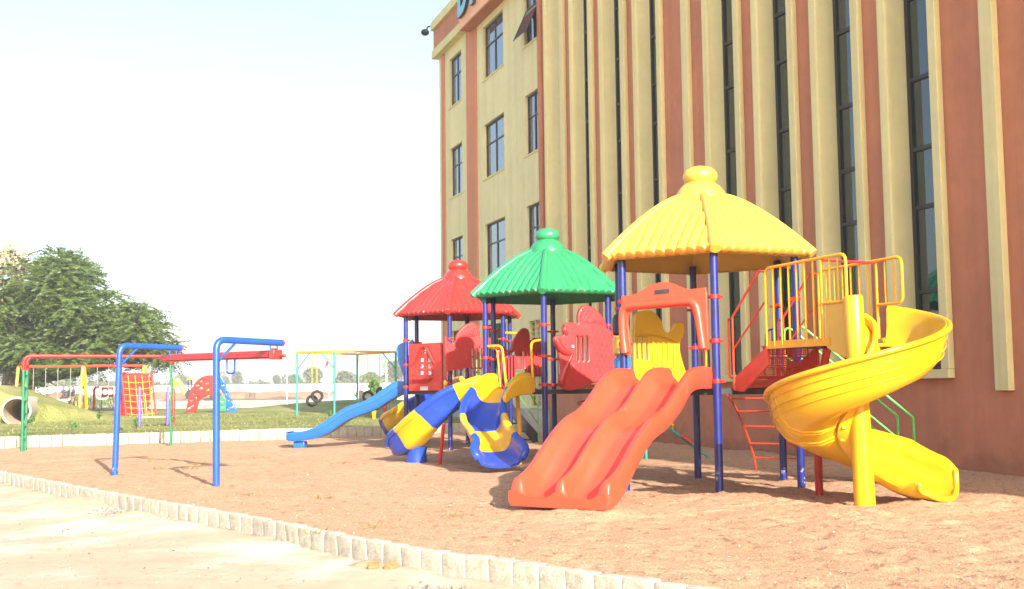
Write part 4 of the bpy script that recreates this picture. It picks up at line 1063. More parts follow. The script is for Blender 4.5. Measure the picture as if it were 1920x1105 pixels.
# ---- orange stair up to the spiral slide platform
def spiral_unit():
    a = R_(-63.3); d = Vector((math.cos(a), math.sin(a), 0)); e = Vector((-math.sin(a), math.cos(a), 0))   # e points to the right/back
    P = Vector((3.12, 16.22, 0)); W = .86; Z1 = 2.05
    def pt(s, w_, z): return P + d * s + e * w_ + Vector((0, 0, z))
    # stair: stringers, treads, perforated risers
    mb = MB(); k = 4
    for i in range(k): mb.box(pt(.75 * (i + .5) / k, W / 2, DECKZ + (Z1 - DECKZ) * (i + 1) / (k + .2)), (.22, W - .06, .02), a)
    st = mb.build('stair', 'orangepaint', TY, smooth=0)
    for wq in (0.0, W):
        m2 = MB(); vs = [pt(-.03, wq, DECKZ - .03), pt(.03, wq, DECKZ + .16), pt(.74, wq, Z1 - .02), pt(.74, wq, Z1 - .28), pt(.18, wq, DECKZ - .05)]
        m2.loops([[v - e * .018 for v in vs], [v + e * .018 for v in vs]]); m2.build('stringer', 'orangepaint', st, smooth=0)
    e_ang = math.degrees(math.atan2(e.y, e.x))
    for i in range(k):
        z0 = DECKZ + (Z1 - DECKZ) * i / k; z1 = DECKZ + (Z1 - DECKZ) * (i + 1) / k - .015; holes = []
        for u in range(22):
            for v in range(4):
                s0 = .06 + u * .0345; q0 = z0 + .022 + v * .029; holes.append(rect(s0, q0, s0 + .017, q0 + .015))
        m2 = MB(); panel(m2, pt(.75 * i / k + .02, 0, 0), e_ang, rect(.03, z0, W - .03, z1), holes, .006, .001, 0); m2.build('riser', 'orangepaint', st, smooth=0)
    # handrails (near and far)
    for wq, nm in ((-.02, 0), (W + .02, 1)):
        m3 = MB()
        m3.tube(fillet([pt(.0, wq, DECKZ - .02), pt(.0, wq, 2.46), pt(.62, wq, 3.06), pt(.76, wq, 3.02)], .08), .017, 10)
        m3.tube([pt(.0, wq, 2.0), pt(.76, wq, 2.66)], .013, 8)
        m3.tube(fillet([pt(.0, wq, 2.44), pt(-.10, wq, 2.44), pt(-.12, wq, 1.62), pt(.0, wq, 1.60)], .07), .016, 10)
        m3.build('handrail', 'orangepaint', st)
    # platform
    mb = MB(); mb.box(pt(1.35, W / 2, Z1 - .03), (1.2, W, .06), a); pf = mb.build('platform', 'deck', TY, smooth=0)
    m2 = MB()
    for wq in (-.02, W + .02): m2.box(pt(1.35, wq, Z1 - .015), (1.24, .035, .10), a)
    m2.build('platform_edge', 'yellowpaint', pf, smooth=0)
    # railings
    for wq, far in ((-.035, 0), (W + .035, 1)):
        m3 = MB(); zt = 3.07; zb = Z1 + .02
        m3.tube(fillet([pt(.76, wq, zb - .05), pt(.76, wq, zt), pt(2.30, wq, zt + .04), pt(2.30, wq, zt - .55), pt(1.86, wq, zt - .55)], .10), .021, 12)
        m3.tube([pt(1.86, wq, zb - .05), pt(1.86, wq, zt)], .021, 12)
        for j in range(1, 7): m3.tube([pt(.76 + 1.1 * j / 7, wq, zb - .05), pt(.76 + 1.1 * j / 7, wq, zt + .005)], .015, 8)
        for j in (1, 2): m3.tube([pt(1.86 + .15 * j, wq, zt - .55), pt(1.86 + .15 * j, wq, zt)], .013, 8)
        m3.build('railing', 'yellowpaint', TY)
    m3 = MB(); m3.tube([pt(1.86, -.03, 3.07), pt(1.86, W + .03, 3.07)], .018, 10); m3.build('cross_bar', 'redpaint', TY)
    # supports
    m3 = MB(); q = pt(1.2, .62, 0); m3.tube([(4.15, 15.85, -.2), (4.15, 15.85, 1.2), (q.x, q.y, Z1 - .06)], .055, 16); m3.build('support_post', 'redpaint', TY)
    # spiral chute
    C = Vector((4.20, 14.12, 0)); rings = []; P_ = []
    def zf(an):   # an: degrees turned from the start (75 deg, clockwise)
        if an <= 75: return 1.98 - .18 * (an / 75) ** 1.3
        return 1.80 - (an - 75) * (1.80 - .28) / 322
    NA = 104; tot = 397; A0 = 25
    for k in range(NA + 1):
        an = A0 + (tot - A0) * k / NA; th = R_(75 - an); ro = Vector((math.cos(th), math.sin(th), 0)); z = zf(an)
        hw = .47
        r_in = .20; r_out = 1.06
        P_.append((C, ro, z, hw, 0.0))
    def chuteprof(r_in, r_out, h, hi):
        prof = [(r_in, hi), (r_in + .03, hi * .45), (r_in + .10, .03), (r_in + .25, -.03), (r_out - .32, -.04), (r_out - .16, .02), (r_out - .06, .14), (r_out - .015, .30), (r_out, h - .02), (r_out + .02, h + .008), (r_out + .045, h - .012)]
        lp = ribbon(prof, [.04] * 8 + [.045, .05, .045]); return lp
    for k, (C_, ro, z, hw, _) in enumerate(P_):
        q = k / NA; hi = .30 * (1 - q) + .16
        if k < 12: hi = .42
        ho = .47 + .07 * max(0, 1 - k / 14)
        lp = chuteprof(.22, 1.03, ho, hi)
        rings.append([C_ + ro * x + Vector((0, 0, z + zz)) for x, zz in lp])
    # run-out: straight on to the right
    thE = R_(75 - tot); roE = Vector((math.cos(thE), math.sin(thE), 0)); hd = Vector((-roE.y, roE.x, 0)) * -1
    if hd.x < 0: hd = -hd
    zE = zf(tot)
    for k in range(1, 15):
        u = k / 14; s = .60 * u; z = zE - (zE - .11) * (1 - (1 - u) ** 1.6)
        ee = max(0, (u - .7) / .3); h = .47 - .06 * u - .10 * ee ** 2; hi = .16 - .05 * u + .10 * ee
        lp = chuteprof(.22, 1.03, h, hi)
        rings.append([C + hd * (s + .18 * u ** 2 * max(0, 1 - ((x - .63) / .46) ** 2)) + roE * x + Vector((0, 0, z + zz + (.05 * ee ** 2 if zz < .1 else 0))) for x, zz in lp])
    mb = MB(); mb.loops(rings); sp = mb.build('spiral_slide', 'yellow', TY, smooth=50)
    last = rings[-1]; m2 = MB(); nn_ = 11
    rimA = [rg[0] for rg in rings]; rimB = [rg[nn_ - 1] for rg in rings]
    endc = [(last[i] + last[len(last) - 2 - i]) / 2 for i in range(nn_)]
    m2.tube(rimA[2:-1] + cr([rimA[-1]] + endc[1:-1] + [rimB[-1]], 4) + rimB[-2::-1], .034, 10); m2.build('rolled_rim', 'yellow', sp, smooth=60)
    # moulded ribs along the outer wall
    for zz, xx in ((.15, 1.005), (.25, 1.037), (.36, 1.052)):
        m2 = MB(); pts = [C_ + ro * (xx + .004) + Vector((0, 0, z + zz)) for (C_, ro, z, hw, _) in P_]
        pts += [C + hd * (.38 * k / 8) + roE * (xx + .004) + Vector((0, 0, zE - (zE - .11) * (1 - (1 - k / 8 * .76) ** 1.6) + zz * (1 - .0 * k))) for k in range(1, 5)]
        m2.tube(pts, .008, 6); m2.build('moulded_rib', 'yellow', sp)
    # bolted seams wrap the moulding
    for an in (252, 284):
        k = round((an - A0) / (tot - A0) * NA); m2 = MB()
        for kk, g in ((k - 1, 1), (k + 1, 1)):
            cen = sum(rings[kk], Vector()) / len(rings[kk]); a_, b_ = rings[kk - 1], rings[kk]
            tg = (rings[kk + 1][0] - rings[kk][0]).normalized()
            rr_ = [cen + (p - cen) * 1.035 for p in rings[kk]]
            m2.loops([[p - tg * .014 for p in rr_], [p + tg * .014 for p in rr_]])
        C_, ro, z, hw, _ = P_[k]
        for zz in (-.0, .06, .12, .18): m2.box(C_ + ro * .19 + Vector((0, 0, z + zz)), (.05, .08, .035), math.atan2(ro.y, ro.x))
        m2.build('bolted_seam', 'yellow', sp, bevel=.004)
    # centre column, leaning very slightly, with its skirt into the chute
    top = Vector((4.17, 14.05, 2.58)); bot = Vector((4.25, 14.12, -.2))
    mb = MB(); mb.tube([bot, bot.lerp(top, .2), bot.lerp(top, .45), bot.lerp(top, .75), bot.lerp(top, .99), top], [.13, .125, .122, .118, .118, .105], 28); mb.build('centre_column', 'yellow', TY, smooth=50)
    mb = MB(); rs = []
    for k in range(0, NA + 1, 2):
        C_, ro, z, hw, _ = P_[k]; rs.append([C_ + ro * .09 + Vector((0, 0, z + .40 - .2 * k / NA)), C_ + ro * .25 + Vector((0, 0, z + .30 - .2 * k / NA)), C_ + ro * .25 + Vector((0, 0, z - .0)), C_ + ro * .09 + Vector((0, 0, z - .10))])
    mb.loops(rs); mb.build('column_skirt', 'yellow', sp, smooth=50)
    # entry cheeks between platform and chute
    mb = MB()
    o1 = [(0, 1.95), (0, 2.52), (.30, 2.55), (.52, 2.56), (.52, 1.86), (.30, 1.82)]
    q = pt(1.9, -.0, 0); panel(mb, q, -63.3 - 0, o1[:], [], .05, .015, 0)
    mb.box(pt(2.02, W / 2 + .05, 1.985), (.45, W - .12, .035), a)
    mb.build('entry_cheek', 'yellow', sp, smooth=50)
    f = MB(); f.box(C + hd * .38 + roE * .6 + Vector((0, 0, .01)), (.2, .25, .16), math.atan2(hd.y, hd.x)); f.build('slide_foot', 'yellow', sp, bevel=.01)
spiral_unit()

# ---- curved orange ladder at the back right side of the yellow tower
def arc_ladder():
    a = R_(norm_ang(PY, 2)); d = Vector((math.cos(a), math.sin(a), 0)); e = Vector((-math.sin(a), math.cos(a), 0))
    P = Vector((CY[0], CY[1], 0)) + d * 1.26; mb = MB()
    cv = [(0, 1.44), (.35, 1.40), (.72, 1.22), (1.05, .95), (1.36, .62), (1.62, .25), (1.78, -.15)]
    for sg in (-1, 1): mb.tube(cr([P + e * sg * .40 + d * s + Vector((0, 0, z)) for s, z in cv], 6), .019, 10)
    for s, z in ((.30, 1.415), (.62, 1.28), (.93, 1.06), (1.20, .80), (1.44, .50), (1.62, .25)):
        mb.tube([P + e * .40 + d * s + Vector((0, 0, z)), P - e * .40 + d * s + Vector((0, 0, z))], .015, 8)
    mb.build('arched_ladder', 'orangepaint', TY)
arc_ladder()
# coil climber at the back right of the green tower
def coil():
    a = R_(norm_ang(PG, 2)); P = Vector((CG[0] + math.cos(a) * 1.62, CG[1] + math.sin(a) * 1.62, 0)); mb = MB()
    mb.tube([P + Vector((0, 0, -.1)), P + Vector((0, 0, 2.1))], .024, 10)
    pts = [P + Vector((.30 * math.cos(t * .35), .30 * math.sin(t * .35), .15 + t * .016)) for t in range(0, 95)]
    mb.tube(pts, .018, 8)
    for k in range(6):
        t = k * 16 + 6; mb.tube([P + Vector((0, 0, .15 + t * .016)), P + Vector((.30 * math.cos(t * .35), .30 * math.sin(t * .35), .15 + t * .016))], .014, 6)
    mb.build('coil_climber', 'orangepaint', TG)
coil()
# post-mounted dark grab frames at the rear openings
def grab_frame(T, c, ph, i):
    P0 = hexpt(c, ph, i, 1.45); P1 = hexpt(c, ph, i + 1, 1.45); u = (P1 - P0).normalized(); mb = MB()
    for B0, s in ((P0, 1), (P1, -1)):
        mb.tube(fillet([B0 + Vector((0, 0, 2.4)), B0 + u * s * .22 + Vector((0, 0, 2.36)), B0 + u * s * .26 + Vector((0, 0, 1.6)), B0 + Vector((0, 0, 1.56))], .1), .016, 8)
        mb.tube([B0 + u * s * .12 + Vector((0, 0, 2.38)), B0 + u * s * .12 + Vector((0, 0, 1.58))], .012, 6)
    mb.build('grab_frame', 'navy', T)
grab_frame(TY, CY, PY, 2); grab_frame(TG, CG, PG, 2); grab_frame(TR, CR2, PR, 1); grab_frame(TG, CG, PG, 1); grab_frame(TR, CR2, PR, 2)
mb = MB(); q0 = hexpt(CR2, PR, 1, 1.45); mb.tube([q0 + Vector((0, 0, 2.9)), q0 + Vector((.5, .5, 2.9))], .03, 10); mb.build('cross_bar', 'yellowpaint', TR)
# spinning block panel on the left side of the yellow tower, seen almost edge-on
def block_panel():
    P4 = hexpt(CY, PY, 4, 1.45); P5 = hexpt(CY, PY, 5, 1.45); u = (P5 - P4).normalized(); n = Vector((u.y, -u.x, 0))
    if n.x > 0: n = -n
    base = None
    for r_, (m, z) in enumerate((('lightblue', 1.80), ('yellow', 2.12), ('black', 2.44))):
        mb = MB()
        for k in range(3):
            q = P4 + u * (.36 + k * .36) + Vector((0, 0, z)); mb.tube([q + Vector((0, 0, -.14)), q + Vector((0, 0, -.125)), q + Vector((0, 0, .125)), q + Vector((0, 0, .14))], [.10, .12, .12, .10], 18)
        o = mb.build('spinner_panel' if base is None else 'spinner_row', m, TY if base is None else base, smooth=45)
        if base is None: base = o
    mb = MB()
    for z in (1.64, 1.96, 2.28, 2.60): mb.tube([P4 + Vector((0, 0, z)), P5 + Vector((0, 0, z))], .014, 8)
    mb.build('spinner_rod', 'navy', base)
block_panel()

# ------------------------------------------------------------------ seesaw behind the towers
q0 = at(1258, 805, 24.2); q1 = at(1316, 848, 24.0)
S = empty('seesaw', ((q0.x + q1.x) / 2 - .9, 24.3, 0), 'teal seesaw tilted in the shade behind the coral slide', 'seesaw')
d = (q1 - q0).normalized(); far = q1 - d * 3.0
mb = MB(); mb.tube(fillet([far, q1, q1 + Vector((.10, 0, -.06)), q1 + Vector((.16, 0, -.28))], .06), .035, 10); mb.build('beam', 'teal', S)
mb = MB(); cc = q1 - d * 1.5; mb.tube([cc + Vector((0, -.22, -.0)), (cc.x, cc.y - .3, -.1)], .03, 8); mb.tube([cc + Vector((0, .22, -.0)), (cc.x, cc.y + .3, -.1)], .03, 8); mb.tube([cc + Vector((0, -.25, -.02)), cc + Vector((0, .25, -.02))], .03, 8); mb.build('pivot_stand', 'teal', S)
for t_, m in ((.35, 'red'), (2.7, 'yellow')):
    c_ = q1 - d * t_ + Vector((0, 0, .055)); mb = MB(); mb.box(c_, (.3, .24, .05), 0, rot=d.to_track_quat('X', 'Z').to_matrix()); mb.build('seat', m, S, bevel=.015)
c_ = q1 - d * .75 + Vector((0, 0, .12)); mb = MB(); mb.tube([c_ + Vector((0, -.14, 0)), c_ + Vector((0, .14, 0))], .025, 8); mb.tube([c_ + Vector((0, 0, -.12)), c_], .02, 8); mb.build('handle', 'yellow', S)

# ------------------------------------------------------------------ blue overhead track frame at the left
def track():
    b1 = Vector((-4.71, 18.39, 0)); b2 = Vector((-7.36, 21.41, 0)); mid = (b1 + b2) / 2
    T = empty('overhead_track', mid, 'overhead glide track with two blue bent posts and a red beam, on the sand', 'play frame')
    ad = Vector((.86, .96, 0)); ad1 = Vector((.80, 1.0, 0)); zt = 2.33
    ends = []
    for b, dz in ((b1, 0), (b2, .05)):
        tilt = Vector((-.02, 0, 0)) if b is b1 else Vector((.06, 0, 0))
        top = b + tilt + Vector((0, 0, zt + dz)); end = top + ad * 1.0 + Vector((0, 0, -.03))
        mb = MB(); mb.tube(fillet([b + Vector((0, 0, -.2)), top, end], .17, 8), .055, 18); po = mb.build('post', 'swingblue', T)
        m2 = MB(); u = ad.normalized(); m2.tube([top + u * .36 + Vector((0, 0, -.05)), top + Vector((0, 0, -.36)) + u * .03], .021, 10); m2.build('brace', 'swingblue', po)
        m2 = MB(); m2.tube([end, end + u * .02, end + u * .05], [.055, .052, .02], 14); m2.build('end_cap', 'red', po)
        m2 = MB()
        for s in (.10, .24): m2.tube([end - u * s + Vector((0, 0, -.03)), end - u * s + Vector((0, 0, -.15))], .014, 8)
        m2.build('hanger', 'swingblue', po)
        ends.append(end - u * .17 + Vector((0, 0, -.2)))
    e0, e1 = ends; dd = (e1 - e0).normalized()
    mb = MB(); rot = dd.to_track_quat('X', 'Z').to_matrix()
    e1x = e1 + dd * .55; e0x = e0 - dd * .10
    L = (e1x - e0x).length; mb.box((e0x + e1x) / 2, (L, .10, .075), rot=rot)
    mb.tube([e0x + Vector((0, 0, .035)) , e1x + Vector((0, 0, .035))], .045, 10)
    mb.tube([e0x + Vector((0, 0, -.045)) + Vector((.03, .03, 0)), e1x + Vector((0, 0, -.045)) + Vector((.03, .03, 0))], .018, 8)
    bm_ = mb.build('beam', 'redpaint', T, bevel=.012)
    m2 = MB(); m2.box(e0 - dd * .06, (.16, .17, .16), rot=rot); m2.box(e0 - dd * .17 + Vector((.06, 0, -.02)), (.16, .05, .05), rot=rot)
    m2.box(e0 + Vector((0, 0, .09)), (.1, .1, .04), rot=rot); m2.build('end_bracket', 'red', bm_, bevel=.012)
    h = e0.lerp(e1, .43) + Vector((0, 0, -.03))
    m2 = MB(); m2.tube(fillet([h - dd * .0, h + Vector((0, 0, -.27)), h - dd * .30 + Vector((0, 0, -.27)), h - dd * .30 + Vector((0, 0, 0))], .07), .017, 10); m2.build('grip_loop', 'swingblue', T)
track()

# ------------------------------------------------------------------ red and green monkey bars
def monkey():
    a = gp(41, 846); b = gp(319, 837); dr = (b - a); dr.z = 0; L = dr.length; dr.normalize(); pr = Vector((-.16, .60, 0))
    T = empty('monkey_bars', (a + b) / 2, 'monkey bars with red top rails and green ladder ends near the low block edging', 'monkey bars')
    zt = 2.50
    for k, o in enumerate((Vector((0, 0, 0)), pr)):
        mb = MB(); mb.tube(fillet([a + o + Vector((0, 0, 2.12)), a + o + Vector((0, 0, zt)), b + o + Vector((0, 0, zt)), b + o + Vector((0, 0, 2.30))], .2, 8), .040, 14); mb.build('top_rail', 'redpaint', T)
        mb = MB(); mb.tube([a + o + Vector((0, 0, -.2)), a + o + Vector((0, 0, 2.12))], .040, 12); mb.build('leg', 'darkgreenpaint', T)
        mb = MB(); pts = [b + o + Vector((.02 * math.sin(z * 5), 0, z)) for z in [-.2 + j * .13 for j in range(20)]]
        mb.tube(pts, [.026 + .008 * abs(math.sin(j * 1.3)) for j in range(20)], 12); mb.build('leg', 'darkgreenpaint', T)
    for k in range(1, 12): q = a + dr * (L * k / 12) + Vector((0, 0, zt)); mb = MB(); mb.tube([q, q + pr], .014, 8); mb.build('rung', 'redpaint', T)
    for e in (a, b):
        for k in range(6): mb = MB(); mb.tube([e + Vector((0, 0, .3 + k * .34)), e + pr + Vector((0, 0, .3 + k * .34))], .016, 8); mb.build('rung', 'darkgreenpaint', T)
monkey()

# ------------------------------------------------------------------ swing set on the lawn
def swingset():
    Y = 69.0; z0 = LAWN_Z
    def X(px): return at(px, 730, Y).x
    T = empty('swing_set', (X(156), Y, z0), 'long swing frame with yellow legs and an orange top bar on the lawn', 'swing frame')
    zt = at(156, 687, Y).z
    mb = MB(); mb.tube([(X(36), Y, zt), (X(272), Y, zt)], .075, 10); mb.build('top_bar', 'orangepaint', T)
    for px in (38, 156, 271):
        for s in (-1, 1):
            mb = MB(); sp_ = 1 if px < 50 else .35; mb.tube([(X(px) + s * .14 * sp_, Y, zt), (X(px) + s * .17 * sp_, Y + s * .5, lawn_z(X(px), Y) - .2)], .085, 10); mb.build('leg', 'yellowpaint', T)
    for n_, (pa, pb, zs) in enumerate(((62, 85, 757), (108, 132, 757), (182, 203, 755))):
        zz = at(120, zs - 9, Y).z; S = empty('swing', ((X(pa) + X(pb)) / 2, Y, zz), ['swing hanging at the left end of the long orange bar, above the grassy mound', 'white swing seat hanging in front of the orange earth heap', 'swing hanging between the yellow middle leg and the red climbing wall'][n_], 'swing', 'swings hanging from the long frame')
        for p in (pa, pb): mb = MB(); mb.tube([(X(p), Y, zt), (X(p), Y, zz + .02)], .014, 6); mb.build('chain', 'steel', S)
        mb = MB(); mb.tube(cr([(X(pa), Y, zz + .02), (X(pa) + .15, Y, zz - .09), (X(pb) - .15, Y, zz - .09), (X(pb), Y, zz + .02)], 5), .05, 8); mb.build('seat', 'white', S)
swingset()

# climbing wall with rope net
def climb():
    Y = 61.0; z0 = LAWN_Z
    c = at(250, 730, Y); T = empty('climbing_wall', (c.x, Y, z0), 'red moulded climbing wall with an orange rope net leaning in front', 'climbing frame')
    def q(px, py, yy=Y): p = at(px, py, yy); return p
    L0, L1 = q(220, 700), q(280, 702); zt = L0.z
    mb = MB(); out = [(0, z0 - .05), (0, zt - .1), (.15, zt), (L1.x - L0.x - .1, zt), (L1.x - L0.x, zt - .25), (L1.x - L0.x - .25, z0 - .05)]
    panel(mb, (L0.x, Y + .5, 0), 0, out, [], .3, .05, 0)
    for r_ in range(6):
        for s in range(4): mb.box((L0.x + .25 + s * .42 + .1 * (r_ % 2), Y + .33, z0 + .3 + r_ * .34), (.26, .06, .10))
    mb.build('wall_panel', 'red', T, bevel=.03)
    for (a, b) in (((228, 702), (237, 783)), ((284, 700), (293, 781))):
        A_, B_ = q(*a, Y - .2), q(*b, Y - 1.0); mb = MB(); mb.tube([A_ + Vector((0, .5, .1)), A_, (B_.x, B_.y, z0 - .1)], .05, 8); mb.build('net_frame', 'redpaint', T)
    mb = MB()
    for k in range(6):
        y = 716 + k * 12; a_, b_ = q(229 + k * 1.3, y, Y - .3 - .12 * k), q(286 + k * 1.3, y - 1, Y - .3 - .12 * k); m_ = (a_ + b_) / 2 + Vector((0, 0, -.07)); mb.tube(cr([a_, m_, b_], 4), .018, 6)
    for k in range(4):
        x = 240 + k * 13; mb.tube([q(x, 704, Y - .2), q(x + 7, 780, Y - .95)], .018, 6)
    mb.build('rope_net', 'yellowpaint', T)
climb()
# red play panel and bent posts
def redpanel():
    Y = 87.0; z0 = LAWN_Z; c = at(200, 735, Y); T = empty('play_board', (c.x, Y, z0), 'red play panel with two round holes on thin legs beyond the lawn', 'play panel')
    P = at(190, 745, Y); P2 = at(213, 745, Y); zt = at(200, 726, Y).z; W = P2.x - P.x
    holes = [[(cx + .2 * math.cos(t * .524), (P.z + zt) / 2 + .2 * math.sin(t * .524)) for t in range(12)] for cx in (W * .3, W * .72)]
    mb = MB(); panel(mb, (P.x, Y, 0), 0, rect(0, P.z, W, zt), holes, .08, .02, 0); mb.build('panel', 'orangepaint', T)
    for x in (0.03, W - .03): mb = MB(); mb.tube([(P.x + x, Y, z0 - .1), (P.x + x, Y, P.z)], .04, 8); mb.build('leg', 'redpaint', T)
    T = empty('balance_posts', (at(173, 760, Y).x, Y - .5, z0), 'pair of red bent posts left of the red play panel', 'play posts')
    for px, dx in ((164, -.35), (181, .35)):
        x = at(px, 745, Y).x; zt = at(px, 728, Y).z; mb = MB(); mb.tube(fillet([(x, Y - .5, z0 - .1), (x, Y - .5, zt), (x + dx, Y - .5, zt + .1)], .25), .10, 10); mb.build('post', 'redpaint', T)
redpanel()
# plank bridge on purple posts
def plank():
    a, b = Vector((-13.57, 42.0, LAWN_Z)), Vector((-12.54, 42.0, LAWN_Z))
    T = empty('plank_bridge', (a + b) / 2, 'hanging plank between purple and red posts on the lawn', 'balance bridge')
    for (p, dy, m, dz) in ((a, 0, 'purple', 0), (b, 0, 'purple', 0), (b, .7, 'redpaint', -.1), (b - Vector((.12, 0, 0)), .35, 'redpaint', -.15)):
        mb = MB(); q = p + Vector((0, dy, 0)); mb.tube([(q.x, q.y, LAWN_Z - .2), (q.x, q.y, LAWN_Z + 1.38 + dz), (q.x, q.y, LAWN_Z + 1.45 + dz)], [.055, .055, .02], 12); mb.build('post', m, T)
    z = LAWN_Z + .33; m_ = (a + b) / 2 + Vector((0, .35, 0)); mb = MB(); mb.box((m_.x, m_.y, z), ((b - a).length - .1, .55, .05)); mb.build('plank', 'wood', T)
    mb = MB()
    for p in (a, b): 
        for dy in (.08, .6): mb.tube([(p.x, p.y + dy, LAWN_Z + 1.2), (p.x + (.1 if p is a else -.1), p.y + dy, z)], .012, 6)
    mb.build('chain', 'steel', T)
plank()
# arch climber
def archclimb():
    Y = 68.0; P = at(350, 740, Y); s = Y / F_PX; z0 = LAWN_Z
    T = empty('arch_climber', (at(396, 770, Y).x, Y, z0), 'red and blue moulded arch climber with holes on the lawn', 'arch climber')
    def q(l, Yq=Y): return [(at(x, y, Yq).x - P.x, max(at(x, y, Yq).z, z0 - .05) if y > 765 else at(x, y, Yq).z) for x, y in l]
    out = q([(350, 773), (353, 750), (358, 733), (368, 716), (382, 706), (398, 704), (408, 708), (412, 730), (411, 774), (400, 774), (398, 742), (385, 744), (374, 752), (367, 773)])
    holes = []
    for x, y in ((366, 738), (378, 728), (390, 718), (372, 722), (380, 714), (391, 731), (361, 750), (362, 761), (371, 745), (356, 765), (404, 724)):
        c = q([(x, y)])[0]; holes.append([(c[0] + .06 * math.cos(t * .785), c[1] + .065 * math.sin(t * .785)) for t in range(8)])
    mb = MB(); panel(mb, (P.x, Y, 0), 0, [(p.x, p.y) for p in cr([Vector((a, b, 0)) for a, b in out], 3, True)], holes, .18, .05, 0); mb.build('red_arch', 'red', T, smooth=50)
    out = q([(411, 704), (418, 710), (426, 728), (436, 752), (445, 772), (425, 773), (424, 755), (421, 740), (412, 728)], Y + .6)
    holes = []
    for x, y in ((419, 722), (427, 738), (431, 750), (436, 763), (430, 766)):
        c = q([(x, y)], Y + .6)[0]; holes.append([(c[0] + .06 * math.cos(t * .785), c[1] + .065 * math.sin(t * .785)) for t in range(8)])
    mb = MB(); panel(mb, (P.x, Y + .6, 0), 0, [(p.x, p.y) for p in cr([Vector((a, b, 0)) for a, b in out], 3, True)], holes, .18, .05, 0); mb.build('blue_arch', 'slideblue', T, smooth=50)
    out = q([(409, 742), (416, 742), (424, 748), (424, 772), (409, 772)], Y + .3); holes = []
    for x, y in ((417, 753), (418, 764)):
        c = q([(x, y)], Y + .3)[0]; holes.append([(c[0] + .09 * math.cos(t * .785), c[1] + .07 * math.sin(t * .785)) for t in range(8)])
    mb = MB(); panel(mb, (P.x, Y + .3, 0), 0, out, holes, .12, .03, 0); mb.build('green_web', 'green', T, smooth=50)
archclimb()
# tyre swings in a teal and yellow frame
def tyres():
    base = {557: 56.0, 627: 55.0, 670: 60.0, 742: 57.0}
    pts = {}
    zt = 3.35
    c = at(650, 740, 57.5); T = empty('tyre_swing_set', (c.x, 57.5, LAWN_Z), 'teal posts joined by thin yellow rails holding the tyre swings', 'swing frame')
    tops = []
    for px, Y in base.items():
        p = at(px, 700, Y); q = Vector((p.x, Y, 0)); z = lawn_z(q.x, q.y); tops.append(Vector((q.x, q.y, zt)))
        mb = MB(); mb.tube([(q.x, q.y, z - .2), (q.x, q.y, zt)], .055, 10); mb.build('post', 'teal', T)
    a, b, c_, d = tops; rr = [a, b, d, c_, a]
    for p, q in zip(rr[:-1], rr[1:]):
        mb = MB(); mb.tube([p, q], .05, 8); mb.build('rail', 'yellowpaint', T)
    for p, q in ((a, b), (b, a), (d, b)):
        mb = MB(); u = (q - p).normalized(); mb.tube([p + u * .8, p + Vector((0, 0, -.85))], .025, 6); mb.build('brace', 'teal', T)
    labels = ['black tyre swing hanging lowest, partly behind the other of the left pair', 'black tyre swing hanging in front in the left pair', 'black tyre swing hanging just above the blue slide', 'black tyre swing mostly hidden behind the blue slide']
    for (px, py, r, Y, rot, l) in ((585, 752, .30, 56.6, .35, labels[0]), (594.5, 743, .31, 56.0, .15, labels[1]), (690, 743.5, .30, 58.0, .2, labels[2]), (712, 737, .29, 57.0, 1.1, labels[3])):
        p = at(px, py, Y); S = empty('tyre_swing', p, l, 'tyre swing', 'tyre swings')
        n = 28; rings = []
        for k in range(n):
            t = 2 * math.pi * k / n; ro = Vector((math.cos(t) * math.cos(rot), math.cos(t) * math.sin(rot), math.sin(t))); ax = Vector((-math.sin(rot), math.cos(rot), 0))
            rings.append([p + ro * (r - .07) + (ro * math.cos(f) * .07 + ax * math.sin(f) * .09) for f in [2 * math.pi * j / 10 for j in range(10)]])
        mb = MB(); m_ = 10; vs = [v for rg in rings for v in rg]; mb.add(vs, [(k * m_ + j, k * m_ + (j + 1) % m_, ((k + 1) % n) * m_ + (j + 1) % m_, ((k + 1) % n) * m_ + j) for k in range(n) for j in range(m_)])
        mb.build('tyre', 'black', S, smooth=60)
        mb = MB(); mb.tube([p + Vector((0, 0, r)), Vector((p.x, p.y, zt))], .022, 6); mb.build('chain', 'yellowpaint', S)
tyres()
# flags and lamp poles beyond the lawn
def flag(px, ytop, ybase, Y, fpx, m, label, cat='flag'):
    b = at(px, ybase, Y); t = at(px, ytop, Y); zb = max(ground_z(b.x, Y), lawn_z(b.x, Y) if Y < 86 else -9)
    T = empty('flag' if fpx else 'pole', (b.x, Y, zb), label, cat)
    mb = MB(); mb.tube([(b.x, Y, zb - .2), (b.x, Y, t.z)], .055 * Y / 100, 8); mb.build('pole', 'white', T)
    if fpx:
        mb = MB(); P = at(px, 700, Y); out = [((at(x, y, Y).x - P.x), at(x, y, Y).z) for x, y in fpx]
        panel(mb, (P.x, Y - .15, 0), 0, out, [], .04, .01, 0); mb.build('cloth', m, T, smooth=0)
flag(538, 694, 757, 104, None, 'white', 'bare white pole left of the tyre swings', 'pole')
flag(556.5, 664, 757, 104, [(557, 667), (554, 680), (554, 690), (558, 686)], 'yellow', 'small yellow flag hanging on a white pole by the first teal post')
flag(617, 664, 757, 104, [(617, 666), (617, 683), (614, 686), (609, 692), (612, 680)], 'red', 'red pennant flag drooping from a white pole above the tyre swings')
M['flagdark'] = mat('dark_flag', (.03, .05, .02), .8, 0, 1, 0, 2, color2=(.35, .33, .05))
flag(671.5, 650, 757, 104, [(671, 664), (674, 668), (673, 678), (672, 688), (669, 686), (669, 668)], 'flagdark', 'dark patterned flag rolled round a tall pole')
